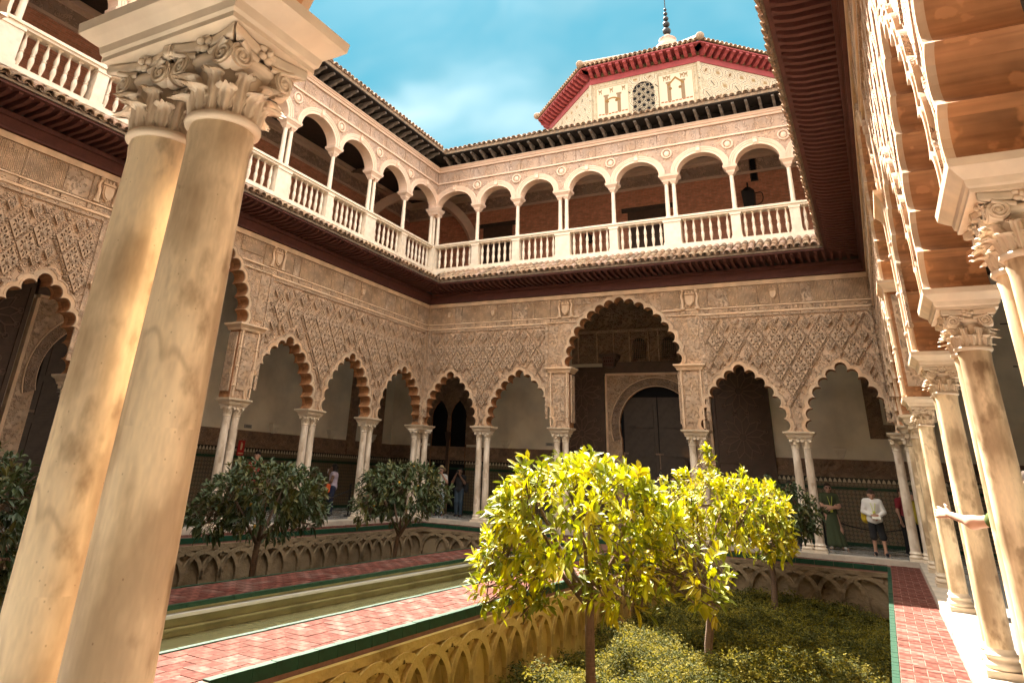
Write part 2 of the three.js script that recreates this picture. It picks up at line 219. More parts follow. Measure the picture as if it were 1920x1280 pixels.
const BALUSTER = merge([stack([[0, 0.05, 0.05], [0.035, 0.05, 0.05]]), lathe([[0.045, 0.035], [0.028, 0.07], [0.03, 0.1], [0.055, 0.25], [0.06, 0.33], [0.045, 0.4], [0.032, 0.425], [0.052, 0.44], [0.052, 0.46], [0.032, 0.475], [0.056, 0.56], [0.05, 0.64], [0.026, 0.78], [0.03, 0.84], [0.045, 0.86]], 12, 0.3), stack([[0.86, 0.05, 0.05], [0.9, 0.05, 0.05]])]);

// ---------------------------------------------------------------- lobed arches
function lobed(uc, a, v0, vA, n) {
  const h = vA - v0, c = (a * a - h * h) / (2 * a), Rr = a - c, th = Math.atan2(h, -c), half = Math.abs(Rr * th), s = 2 * half / n, r = s * 0.508, C = [];
  for (let i = 0; i < n; i++) {
    const l = s * (i + 0.5), right = l > half, d = right ? 2 * half - l : l, t = d / Rr, x = -(c + Rr * Math.cos(t)), y = v0 + Rr * Math.sin(t);
    C.push([uc + (right ? -x : x), Math.min(y, vA), 0]);
  }
  C[(n - 1) / 2] = [uc, vA, 0];
  return { uc, a, v0, vA, n, r, C, s };
}
function outline(A, r, seg = 9) {                             // the edge of the opening, from its left springing over the top to its right one
  const P = [], { C, n, uc, v0 } = A, cut = (p, q) => { const dx = q[0] - p[0], dy = q[1] - p[1], d = Math.hypot(dx, dy), k = Math.sqrt(Math.max(0, r * r - d * d / 4)); return [(p[0] + q[0]) / 2 - dy / d * k, (p[1] + q[1]) / 2 + dx / d * k]; };
  const mirror = (p) => [p[0], 2 * v0 - p[1]];
  for (let i = 0; i < n; i++) {
    const a = cut(i ? C[i - 1] : mirror(C[0]), C[i]), b = cut(C[i], i < n - 1 ? C[i + 1] : mirror(C[n - 1])), t0 = Math.atan2(a[1] - C[i][1], a[0] - C[i][0]); let t1 = Math.atan2(b[1] - C[i][1], b[0] - C[i][0]); while (t1 > t0) t1 -= 2 * PI;
    for (let j = i ? 1 : 0; j <= seg; j++) { const t = lerp(t0, t1, j / seg); P.push([C[i][0] + Math.cos(t) * r, Math.max(v0, C[i][1] + Math.sin(t) * r)]); }
  }
  return P;
}
const inPoly = (P, x, y) => { let k = false; for (let i = 0, j = P.length - 1; i < P.length; j = i++) if ((P[i][1] > y) !== (P[j][1] > y) && x < (P[j][0] - P[i][0]) * (y - P[i][1]) / (P[j][1] - P[i][1]) + P[i][0]) k = !k; return k; };

// ---------------------------------------------------------------- shared small pieces of the wings
const TILE = (() => { const g = [], n = 7, L = 0.5; const mk = (r0, r1, th, up) => { const p = []; for (let k = 0; k < n; k++) { const a0 = PI * k / n, a1 = PI * (k + 1) / n, f = (r, a, z) => [Math.cos(a) * r, Math.sin(a) * r * up, z]; const q = (a, b, c, d) => p.push(...a, ...b, ...c, ...a, ...c, ...d); q(f(r0, a0, 0), f(r0, a1, 0), f(r1, a1, -L), f(r1, a0, -L)); q(f(r0 - th, a0, 0), f(r0 - th, a1, 0), f(r1 - th, a1, -L), f(r1 - th, a0, -L)); q(f(r0, a0, 0), f(r0, a1, 0), f(r0 - th, a1, 0), f(r0 - th, a0, 0)); } const b = new THREE.BufferGeometry(); b.setAttribute('position', new THREE.BufferAttribute(new Float32Array(p), 3)); b.computeVertexNormals(); return planar(b); }; return { cover: mk(0.105, 0.08, 0.018, 1), pan: mk(0.1, 0.085, 0.018, -0.6) }; })();
const clays = () => [M.clayA, M.clayB, M.clayC, M.clayD, M.clayA][Math.floor(rnd() * 5)];
const profile = (pts, w) => extrude(pts, w, -w / 2).rotateY(-PI / 2);   // pts in (out, up) -> a slice w wide along u, facing +z
const RAFTER = planar(plain(profile([[0.2, 0], [0.9, 0], [1.06, 0.03], [1.16, 0.075], [1.16, 0.12], [0.2, 0.12]], 0.085)));
const BRACKET = planar(plain(profile([[0, 0], [0.1, -0.02], [0.16, 0.04], [0.3, 0.06], [0.4, 0.13], [0.62, 0.16], [0.62, 0.24], [0, 0.24]], 0.09)));
// one pierced lozenge of the carved net: w wide, h high, centred
function lozenge(w, h) {
  const k = 0.84, P = []; for (const [x, y] of [[0, -1], [1, 0], [0, 1], [-1, 0]]) P.push([x * w / 2 * k, y * h / 2 * k]);
  const hole = (x, y, rx, ry, t = 0) => { rx *= 1.35; ry *= 1.3; const o = []; for (let j = 0; j < 7; j++) { const a = j / 7 * 2 * PI, px = Math.cos(a) * rx, py = Math.sin(a) * ry; o.push([(x + px * Math.cos(t) - py * Math.sin(t)) * w, (y * h + (px * Math.sin(t) + py * Math.cos(t)) * w)]); } return o; };
  const H = [hole(0, 0.27, 0.03, 0.07), hole(-0.085, 0.19, 0.03, 0.06, 0.5), hole(0.085, 0.19, 0.03, 0.06, -0.5), hole(-0.19, 0.05, 0.032, 0.07, 0.7), hole(0.19, 0.05, 0.032, 0.07, -0.7), hole(-0.09, 0.075, 0.022, 0.045, 0.3), hole(0.09, 0.075, 0.022, 0.045, -0.3), hole(-0.2, -0.06, 0.028, 0.05, -0.5), hole(0.2, -0.06, 0.028, 0.05, 0.5), hole(-0.1, -0.19, 0.028, 0.055, -0.4), hole(0.1, -0.19, 0.028, 0.055, 0.4), hole(0, -0.29, 0.025, 0.05)];
  const L = [extrude(P, 0.048, 0.022, H)], knob = (x, y, r, d) => L.push(new THREE.SphereGeometry(r * w * 1.15, 7, 5).scale(1, 1, 0.7).translate(x * w, y * h, d + 0.015));
  knob(0, -0.07, 0.1, 0.045); knob(0, -0.07, 0.05, 0.07); knob(-0.13, 0.125, 0.04, 0.05); knob(0.13, 0.125, 0.04, 0.05); knob(0, 0.14, 0.035, 0.05); knob(-0.19, -0.005, 0.03, 0.05); knob(0.19, -0.005, 0.03, 0.05); knob(0, -0.2, 0.04, 0.05);
  return planar(merge(L));
}
function crest(s, fancy) {                                    // a small carved shield with crown and supporters
  const L = [], sh = (k, d, z) => extrude([[-0.12, 0.14], [0.12, 0.14], [0.12, -0.02], [0.07, -0.12], [0, -0.17], [-0.07, -0.12], [-0.12, -0.02]].map(([x, y]) => [x * k, y * k]), d, z);
  L.push(sh(1, 0.05, 0), sh(0.8, 0.03, 0.05), box(-0.14, 0.14, 0.16, 0.2, 0, 0.05));
  for (let k = -1; k <= 1; k++) L.push(new THREE.ConeGeometry(0.035, 0.09, 5).translate(k * 0.08, 0.24, 0.03));
  if (fancy) for (const t of [-1, 1]) L.push(taper([V(t * 0.2, -0.2, 0.03), V(t * 0.19, -0.02, 0.05), V(t * 0.22, 0.12, 0.04), V(t * 0.18, 0.22, 0.04)], 0.05, 0.03, 6, 6), new THREE.SphereGeometry(0.045, 8, 6).translate(t * 0.18, 0.26, 0.05), box(t * 0.2 - 0.06, t * 0.2 + 0.06, -0.24, -0.19, 0, 0.06));
  const g = planar(merge(L)); g.scale(s, s, 1); return g;
}

// ---------------------------------------------------------------- one wing: arcade below, gallery above
// local axes: u along the front, v up, w out into the courtyard
function lowerWall(T, o) {
  const { S, big, detail } = o, pierHalf = 0.38, arches = [];
  for (let i = 0; i + 1 < S.length; i++) {
    const uc = (S[i] + S[i + 1]) / 2, d = S[i + 1] - S[i];
    arches.push(i === big ? { big: true, ...lobed(uc, d / 2 - pierHalf - 0.02, 5.05, 7.18, 17) } : lobed(uc, d / 2 - 0.36, 3.08, 4.83, 13));
  }
  const P = [[o.u0, 3.08]];
  for (const A of arches) { const e = outline(A, A.r); if (A.big) P.push([e[0][0], 3.08]); P.push(...e); if (A.big) P.push([e[e.length - 1][0], 3.08]); }
  P.push([o.u1, 3.08], [o.u1, 7.62], [o.u0, 7.62]);
  const clean = P.filter((p, i) => !i || Math.hypot(p[0] - P[i - 1][0], p[1] - P[i - 1][1]) > 1e-4);
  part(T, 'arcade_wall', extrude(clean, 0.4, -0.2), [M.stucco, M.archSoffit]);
  // mouldings that follow the lobes
  for (const A of arches) {
    for (const [r0, r1, d] of [[0, 0.045, 0.045], [0.045, 0.1, 0.03], [0.1, 0.14, 0.04]]) {
      const a = outline(A, A.r + r0), b = outline(A, A.r + r1); part(T, 'archivolt', extrude([...b, ...a.reverse()], d, 0.2), r0 === 0.1 ? M.stuccoFine : M.archStone);
    }
  }
  if (!detail) return arches;
  // carved lozenge nets over the small arches
  const zones = [], eL = S[big] - pierHalf - 0.02, eR = S[big + 1] + pierHalf + 0.02; zones.push([o.z0 ?? S[0] + 0.3, eL, 0, big], [eR, o.z1 ?? S[S.length - 1] - 0.3, big + 1, S.length - 1]);
  for (const [a, b, i0, i1] of zones) {
    if (b < a) continue;
    const outs = arches.slice(i0, i1).map((A) => { const e = outline(A, A.r + 0.16); return [...e, [A.uc + A.a + 0.2, 3.0], [A.uc - A.a - 0.2, 3.0]]; });
    const free = (x, y) => x > a + 0.13 && x < b - 0.13 && y > 3.2 && y < 6.44 && !outs.some((q) => inPoly(q, x, y));
    for (const [x0, x1, y0, y1] of [[a, b, 6.46, 6.56], [a, a + 0.1, 3.35, 6.46], [b - 0.1, b, 3.35, 6.46]]) part(T, 'panel_frame', box(x0, x1, y0, y1, 0.2, 0.235), M.stuccoFine);
    part(T, 'panel_frame', box(a, b, 6.56, 6.585, 0.2, 0.26), M.plainStucco);
    const pitch = (S[i0 + 1] - S[i0]) / 5, w = pitch, h = pitch * 1.52, loz = lozenge(w, h), half = lozenge(w * 0.55, h * 0.5), org = arches[i0].uc, rib = [];
    for (let i = -14; i < 30; i++) for (const s of [-1, 1]) {            // ribs of the net
      let run = [];
      const flush = () => { if (run.length > 2) { const p0 = run[0], p1 = run[run.length - 1], L = Math.hypot(p1[0] - p0[0], p1[1] - p0[1]); const g = extrude([[0, -0.032], [0, 0.032], [L, 0.032], [L, -0.032]], o.lozenges === false ? 0.014 : 0.03, 0).toNonIndexed(), n = Math.ceil(L / 0.075), lu = []; if (o.lozenges !== false) for (let k = 0; k < n; k++) lu.push(new THREE.SphereGeometry(0.03, 6, 4).scale(1.25, 1, 0.7).translate((k + 0.5) * L / n, 0, 0.03)); rib.push(planar(merge([g, ...lu]).rotateZ(Math.atan2(p1[1] - p0[1], p1[0] - p0[0])).translate(p0[0], p0[1], 0.2))); } run = []; };
      for (let y = 6.44; y > 3.1; y -= 0.04) { const x = org + i * w + s * (6.2 - y) / h * w; if (free(x, y)) run.push([x, y]); else flush(); }
      flush();
    }
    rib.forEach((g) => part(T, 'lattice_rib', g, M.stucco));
    for (let j = -1; j < 9; j++) for (let i = -14; i < 30; i++) {
      const x = org + i * w + (j % 2 ? 0 : w / 2), y = 6.2 - j * h / 2; if (x < a || x > b) continue;
      const ok = (k) => [[0, 0], [0.5, 0], [-0.5, 0], [0, 0.5], [0, -0.5], [0.25, 0.25], [-0.25, 0.25], [0.25, -0.25], [-0.25, -0.25]].every(([px, py]) => free(x + px * w * k, y + py * h * k));
      if (o.lozenges === false) continue; if (ok(0.86)) part(T, 'carved_lozenge', loz, M.stuccoFine, [x, y, 0.2]);
      else for (const [dx, dy] of [[0, 0], [0, h * 0.22], [0, -h * 0.22], [w * 0.22, 0], [-w * 0.22, 0]]) { const f = (k) => [[0, 0], [0.5, 0], [-0.5, 0], [0, 0.5], [0, -0.5]].every(([px, py]) => free(x + dx + px * w * k, y + dy + py * h * k)); if (f(0.5)) { part(T, 'carved_lozenge', half, M.stuccoFine, [x + dx, y + dy, 0.2]); break; } }
    }
  }
  // piers of the tall arch and the panels beside it
  for (const k of [big, big + 1]) {
    const u = S[k], s = k === big ? 1 : -1;
    part(T, 'pier_panel', box(u - 0.21, u + 0.21, 3.3, 4.72, 0.2, 0.225), M.stuccoFine);
    for (const t of [-1, 1]) part(T, 'pier_moulding', merge([tube([V(u + t * 0.3, 3.12, 0.22), V(u + t * 0.3, 4.86, 0.22)], 0.03, 1, 8), ...[3.4, 3.9, 4.4].map((y) => new THREE.SphereGeometry(0.045, 8, 6).translate(u + t * 0.3, y, 0.22))]), M.plainStucco);
    const A = arches[big], eu = s > 0 ? A.uc - A.a : A.uc + A.a; part(T, 'pier_panel', box(eu - 0.012, eu + 0.03, 3.25, 4.8, -0.15, 0.15).translate(s > 0 ? 0.02 : -0.02, 0, 0), M.stuccoFine);
    part(T, 'pier_cap', stack([[4.86, 0.40, 0.24], [4.9, 0.42, 0.26], [4.92, 0.42, 0.26], [4.99, 0.48, 0.31], [5.0, 0.5, 0.33], [5.05, 0.5, 0.33]], u + s * 0.02), M.plainStucco);
    for (const [a, b] of s > 0 ? [[u - 0.34, u - 0.02]] : [[u + 0.02, u + 0.34]]) part(T, 'spandrel_panel', box(a, b, 5.2, 6.5, 0.2, 0.22), M.stuccoFine);
  }
  // frieze of inscribed panels under the beam
  const bigOut = outline(arches[big], arches[big].r + 0.16), hit = (x) => x > bigOut[0][0] && x < bigOut[bigOut.length - 1][0];
  let u = o.f0 ?? o.u0 + 0.45, i = 0; const end = o.f1 ?? o.u1 - 0.45;
  while (u < end - 0.3) {
    const w = [0.62, 0.62, 0.3, 0.62, 0.9][i % 5], x1 = Math.min(u + w, end), y0 = hit((u + x1) / 2) || hit(u) || hit(x1) ? Math.max(...bigOut.filter((p) => p[0] > u - 0.1 && p[0] < x1 + 0.1).map((p) => p[1]), 6.8) : 6.8;
    if (y0 < 7.3) part(T, 'frieze_panel', box(u + 0.015, x1 - 0.015, y0 + 0.02, 7.42, 0.2, 0.222 + 0.006 * (i % 3)), i % 4 === 2 ? M.stuccoFine : M.stuccoScript);
    if (y0 < 6.81) part(T, 'frieze_block', box(u + 0.02, x1 - 0.02, 6.63, 6.75, 0.2, 0.225), i % 2 ? M.stuccoFine : M.stuccoScript);
    u = x1; i++;
  }
  for (const [a, b] of [[o.f0 ?? o.u0 + 0.4, arches[big].uc - 1.45], [arches[big].uc + 1.45, o.f1 ?? o.u1 - 0.4]]) part(T, 'string_course', merge([box(a, b, 6.76, 6.8, 0.2, 0.245), box(a, b, 6.59, 6.62, 0.2, 0.24)]), M.plainStucco);
  part(T, 'string_course', merge([box(o.f0 ?? o.u0 + 0.4, o.f1 ?? o.u1 - 0.4, 7.44, 7.58, 0.2, 0.26)]), M.plainStucco);
  for (const [x, y, s, f] of o.crests || []) part(T, 'carved_crest', crest(s, f), M.plainStucco, [x, y, 0.23]);
  return arches;
}
function supports(T, o) {
  o.S.forEach((u, i) => {
    const skip = o.skip?.includes(i); if (skip) return;
    part(T, 'impost', stack([[COL_TOP, 0.34, 0.2], [COL_TOP + 0.02, 0.34, 0.2], [COL_TOP + 0.03, 0.35, 0.21], [COL_TOP + 0.06, 0.36, 0.215], [COL_TOP + 0.085, 0.395, 0.245], [COL_TOP + 0.1, 0.415, 0.26], [COL_TOP + 0.11, 0.425, 0.27], [3.08, 0.43, 0.275]], u), M.marbleTrim);
    for (const d of [-0.155, 0.155]) column(T, u + d, 0, o.marble, o.fine?.includes(i));
  });
}
function eave(T, o) {                                          // beam, rafters, soffit and the tiled skirt roof
  const { a, b } = o;
  part(T, 'beam', merge([box(a + 0.12, b - 0.12, 7.6, 7.86, 0.2, 0.32)]), M.redWood);
  part(T, 'beam_moulding', merge([box(a + 0.19, b - 0.19, 7.86, 7.96, 0.2, 0.39), box(a + 0.135, b - 0.135, 7.66, 7.7, 0.32, 0.335)]), M.redWood);
  part(T, 'soffit', o.own ? box(a + 0.2, b - 0.2, 8.1, 8.13, 0.2, 1.2) : box(a + 1.0, b - 1.0, 8.1, 8.13, 0.2, 1.2), M.redWood);
  part(T, 'fascia', box(o.own ? 1.2 : 1.24, o.own ? b - 1.2 : o.len - 1.24, 8.095, 8.15, 1.2, 1.24), M.redWood);
  for (let u = a + 0.3; u < b - 0.2; u += 0.215) { const lim = Math.min(u - a, b - u); if (lim < 1.05) { if (lim > 0.5) { const r = part(T, 'rafter', RAFTER, M.redWood, [u, 7.975, 0]); r.scale.z = Math.max(0.35, lim / 1.1); } } else part(T, 'rafter', RAFTER, M.redWood, [u, 7.975, 0]); }
  part(T, 'skirt_deck', extrude([[0.2, 8.72], [0.2, 8.8], [1.28, 8.21], [1.28, 8.15]], b - a - 0.4, 0).rotateY(-PI / 2).translate(b - 0.2, 0, 0), M.clayC);
  if (o.tiles === false) return;
  const n = Math.floor((b - a - 1.4) / 0.222), ang = Math.atan2(0.6, 1.1);
  for (let i = 0; i < n; i++) {
    const u = a + 0.7 + (i + 0.5) * (b - a - 1.4) / n, lim = Math.min(u - a, b - u);
    for (let k = o.rows === 1 ? 2 : 0; k < 3; k++) {
      const t = (k + 1) / 3, w = 0.22 + 1.12 * t + R(-0.015, 0.015), y = 8.845 - 0.615 * t + R(-0.006, 0.006) + (k === 2 ? 0 : 0); if (w > lim + 0.1) continue;
      const m = part(T, 'roof_tile', TILE.cover, clays(), [u + R(-0.012, 0.012), y, w]); m.rotation.set(ang, R(-0.03, 0.03), 0, 'YXZ');
      if (k === 2) { const q = part(T, 'roof_tile', TILE.pan, clays(), [u + 0.111, y + 0.035, w - 0.01]); q.rotation.set(ang, 0, 0); }
    }
  }
}
function upper(T, o) {
  const s0 = (k) => (o.own ? 0 : k), s1 = (k) => (o.own ? o.len : o.len - k), bx = (y0, y1, z0, z1) => box(s0(z1), s1(z1), y0, y1, z0, z1);
  const { US } = o, arches = [], half = (s) => (s.pair ? 0.32 : 0.2);
  for (let i = 0; i + 1 < US.length; i++) { const l = US[i].u + half(US[i]), r = US[i + 1].u - half(US[i + 1]); arches.push({ uc: (l + r) / 2, a: (r - l) / 2 }); }
  const arc = (A, k) => { const p = [], a = A.a + k, b = 0.63 * (A.a / 0.75) ** 0.5 + k; for (let j = 0; j <= 22; j++) { const t = PI - PI * j / 22; p.push([A.uc + Math.cos(t) * a, 11.7 + Math.sin(t) * b]); } return p; };
  const P = [[o.u0, 11.7]]; for (const A of arches) P.push(...arc(A, 0)); P.push([o.u1, 11.7], [o.u1, 13.9], [o.u0, 13.9]);
  part(T, 'loggia_wall', extrude(P.filter((p, i) => !i || Math.hypot(p[0] - P[i - 1][0], p[1] - P[i - 1][1]) > 1e-4), 0.36, -0.18), [M.upperRelief, M.upperStone]);
  for (const A of arches) {
    for (const [k0, k1, d] of [[0.0, 0.09, 0.035], [0.09, 0.1, 0.02], [0.1, 0.17, 0.045], [0.17, 0.22, 0.06]]) { const w = Math.min(k1, half(US[0]) + 0.05), a = arc(A, k0), b = arc(A, w); part(T, 'archivolt', extrude([...b, ...a.reverse()], d, 0.18), M.upperStone); }
    part(T, 'keystone', profile([[0.18, 0], [0.25, 0.0], [0.3, 0.08], [0.27, 0.2], [0.3, 0.27], [0.18, 0.27]], 0.13), M.upperStone, [A.uc, 12.3 + (A.a - 0.75) * 0.4, 0]);
  }
  US.forEach((s, i) => {
    if (i && i < US.length - 1) {
      part(T, 'roundel', merge([new THREE.TorusGeometry(0.17, 0.035, 6, 20).translate(s.u, 12.5, 0.2), new THREE.SphereGeometry(0.1, 10, 8).scale(1, 1.15, 0.5).translate(s.u, 12.5, 0.19)]), M.upperStone);
      part(T, 'loggia_impost', stack([[11.45, half(s) - 0.08, 0.12], [11.5, half(s) - 0.06, 0.13], [11.52, half(s) - 0.06, 0.13], [11.6, half(s) + 0.01, 0.19], [11.62, half(s) + 0.03, 0.215], [11.7, half(s) + 0.04, 0.225]], s.u), M.upperStone);
      for (const d of s.pair ? [-0.13, 0.13] : [0]) { const c = sub(T, 'loggia_column', [s.u + d, 10.1, 0]); part(c, 'shaft', UPSHAFT, M.whiteMarble); part(c, 'capital', UPCAP, M.upperStone); }
      const w = s.pair ? 0.29 : 0.15; part(T, 'pedestal', merge([box(s.u - w, s.u + w, 9.06, 9.97, -0.14, 0.145), box(s.u - w - 0.025, s.u + w + 0.025, 9.06, 9.16, -0.16, 0.17), box(s.u - w - 0.025, s.u + w + 0.025, 9.9, 9.965, -0.16, 0.17)]), M.whiteMarble);
    }
    if (i + 1 < US.length) {
      const e = (q) => (q.corner ? 0.26 : q.pair ? 0.29 : 0.15), l = s.u + e(s), r = US[i + 1].u - e(US[i + 1]), n = Math.max(3, Math.round((r - l) / 0.27));
      for (let k = 0; k < n; k++) { const bl = part(T, 'baluster', BALUSTER, M.whiteMarble, [l + (k + 0.5) * (r - l) / n, 9.07, 0]); }
    }
  });
  part(T, 'balustrade_rail', merge([bx(9.97, 10.03, -0.13, 0.15), bx(10.03, 10.1, -0.17, 0.19)]), M.whiteMarble);
  part(T, 'balustrade_base', merge([bx(8.96, 9.07, -0.17, 0.2), bx(8.8, 8.96, -0.17, 0.24)]), M.whiteMarble);
  // frieze, cornice, bracketed eave
  let u = s0(0.21) + 0.21 * o.own, i = 0; const ue = s1(0.21) - 0.21 * o.own; while (u < ue - 0.01) { const w = Math.min([1.05, 0.5, 0.8][i++ % 3], ue - u); if (w > 0.1) part(T, 'frieze_panel', box(u + 0.01, u + w - 0.01, 12.86, 13.3, 0.18, 0.2 + 0.008 * (i % 3)), M.upperRelief); u += w; }
  part(T, 'cornice', merge([bx(12.78, 12.84, 0.17, 0.24), bx(13.31, 13.4, 0.17, 0.27), bx(13.4, 13.47, 0.17, 0.31), bx(13.47, 13.52, 0.17, 0.34)]), M.upperStone);
  part(T, 'eave_board', merge([bx(13.52, 13.76, 0.1, 0.22), bx(13.76, 13.8, 0.1, 0.92)]), M.eaveWood);
  for (let k = o.u0 + 1.0; k < o.u1 - 0.95; k += 0.43) part(T, 'eave_bracket', BRACKET, M.greyWood, [k, 13.53, 0.22]);
  part(T, 'roof', extrude([[-4.6, 15.3], [-4.6, 15.5], [0.94, 13.92], [0.94, 13.8]], o.r1 - o.r0, 0).rotateY(-PI / 2).translate(o.r1, 0, 0), M.clayC);
  if (o.tiles !== false) for (let k = o.u0 + 0.95; k < o.u1 - 0.95; k += 0.225) for (const [t, g] of [[0, TILE.cover], [0.112, TILE.pan]]) { const m = part(T, 'roof_tile', g, clays(), [k + t + R(-0.01, 0.01), (t ? 13.97 : 13.925) + R(-0.006, 0.006), 1.0 + R(-0.02, 0.015)]); m.rotation.set(0.28, R(-0.03, 0.03), 0, 'YXZ'); }
}

// ---------------------------------------------------------------- the four wings of the palace
function cornerPieces(T, u, su, w0, marble) {                  // su: which way the neighbouring arcade runs along u
  part(T, 'impost', stack([[COL_TOP, 0.34, 0.34], [COL_TOP + 0.03, 0.35, 0.35], [COL_TOP + 0.06, 0.36, 0.36], [COL_TOP + 0.085, 0.39, 0.39], [COL_TOP + 0.11, 0.42, 0.42], [3.08, 0.43, 0.43]], u + su * 0.05, 0.05), M.marbleTrim);
  for (const [a, b] of [[0, 0], [su * 0.29, 0], [0, 0.29]]) column(T, u + a, b, marble);
  part(T, 'pedestal', box(u - 0.2, u + 0.2, 9.07, 9.97, -0.2, 0.2).translate(su * 0.04, 0, 0.04), M.whiteMarble);
  part(T, 'loggia_impost', stack([[11.45, 0.2, 0.2], [11.52, 0.22, 0.22], [11.6, 0.27, 0.27], [11.7, 0.3, 0.3]], u + su * 0.06, 0.06), M.upperStone);
  for (const [a, b] of [[0, 0], [su * 0.22, 0], [0, 0.22]]) { const c = sub(T, 'loggia_column', [u + a, 10.1, b]); part(c, 'shaft', UPSHAFT, M.whiteMarble); part(c, 'capital', UPCAP, M.upperStone); }
}
const dadoTex = (() => {
  const c = canvasOf(512, 512, (g, w) => {
    g.fillStyle = '#8d7f68'; g.fillRect(0, 0, w, w); const n = 8, s = w / n, cols = ['#1d2a3a', '#2a1f18', '#24402f', '#5b3a1c', '#1b1b20'];
    for (let i = 0; i < n; i++) for (let j = 0; j < n; j++) { g.save(); g.translate((i + 0.5) * s, (j + 0.5) * s); g.fillStyle = cols[Math.floor(h2(i + 3, j + 9) * 5)]; for (let k = 0; k < 2; k++) { g.rotate(k * PI / 4); g.fillRect(-s * 0.24, -s * 0.24, s * 0.48, s * 0.48); } g.fillStyle = '#a89a80'; g.beginPath(); g.arc(0, 0, s * 0.12, 0, 6.3); g.fill(); g.rotate(PI / 4 * -1); for (let k = 0; k < 4; k++) { g.rotate(PI / 2); g.fillStyle = cols[(k + i) % 5]; g.fillRect(s * 0.42, -s * 0.1, s * 0.17, s * 0.2); } g.restore(); }
  });
  return canvasTex(c, 0.95, 0.95);
})();
mat('dado', [0.62, 0.60, 0.58], { map: dadoTex, roughness: 0.3 });
mat('merlons', [0.8, 0.78, 0.72], { map: canvasTex(canvasOf(256, 64, (g, w, h) => { g.fillStyle = '#101010'; g.fillRect(0, 0, w, h); g.fillStyle = '#cfc6b0'; for (let k = 0; k < 4; k++) { g.beginPath(); g.moveTo(k * 64 + 6, h); g.lineTo(k * 64 + 16, 30); g.lineTo(k * 64 + 32, 8); g.lineTo(k * 64 + 48, 30); g.lineTo(k * 64 + 58, h); g.fill(); } }), 0.56, 0.14), roughness: 0.35 });
function galleryWall(T, o) {                                   // o: u0, u1 the length of the outer wall, s0, s1 that of the slabs
  part(T, 'gallery_wall', box(o.u0, o.u1, -0.3, 8.6, -4.45, -4.2), M.cream);
  part(T, 'brick_wall', box(o.u0, o.u1, 8.6, 15.25, -4.45, -4.2), M.brick);
  part(T, 'dado', box(o.s0, o.s1, 0.1, 1.84, -4.2, -4.185), M.dado);
  part(T, 'dado_border', merge([box(o.s0, o.s1, 0.0, 0.1, -4.2, -4.18), box(o.s0, o.s1, 1.62, 1.7, -4.185, -4.175)]), M.greenGlaze);
  part(T, 'merlon_frieze', planar(box(o.s0, o.s1, 0, 0.14, -4.2, -4.18)).translate(0, 1.84, 0), M.merlons);
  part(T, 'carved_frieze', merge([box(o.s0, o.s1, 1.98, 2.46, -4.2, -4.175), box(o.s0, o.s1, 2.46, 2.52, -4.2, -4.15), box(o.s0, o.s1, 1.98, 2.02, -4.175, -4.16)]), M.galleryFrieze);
  part(T, 'ceiling', box(o.c0, o.c1, 8.32, 8.8, -4.2, -0.2), M.darkWood);
  part(T, 'upper_ceiling', box(o.c0, o.c1, 14.08, 14.14, -4.2, -0.18), M.darkWood);
  part(T, 'wall_moulding', merge([box(o.s0, o.s1, 13.1, 13.2, -4.2, -4.12), box(o.s0, o.s1, 13.72, 13.85, -4.2, -4.08), box(o.s0, o.s1, 13.85, 14.05, -4.2, -4.0)]), M.upperStone);
  part(T, 'wall_frieze', box(o.s0, o.s1, 13.2, 13.72, -4.2, -4.16), M.upperRelief);
  for (let u = o.k0; u < o.k1 - 0.01;) { const e = Math.min(o.k1, u + R(1.0, 1.5)); part(T, 'kerb_slab', box(u + 0.004, e, -0.2, R(-0.003, 0.001), -0.24, 0.27 + R(-0.004, 0.004)), M.kerbStone); u = e; }
}
const arcPts = (cx, cy, r, t0, t1, n = 24) => Array.from({ length: n + 1 }, (_, k) => { const t = lerp(t0, t1, k / n); return [cx + Math.cos(t) * r, cy + Math.sin(t) * r]; });
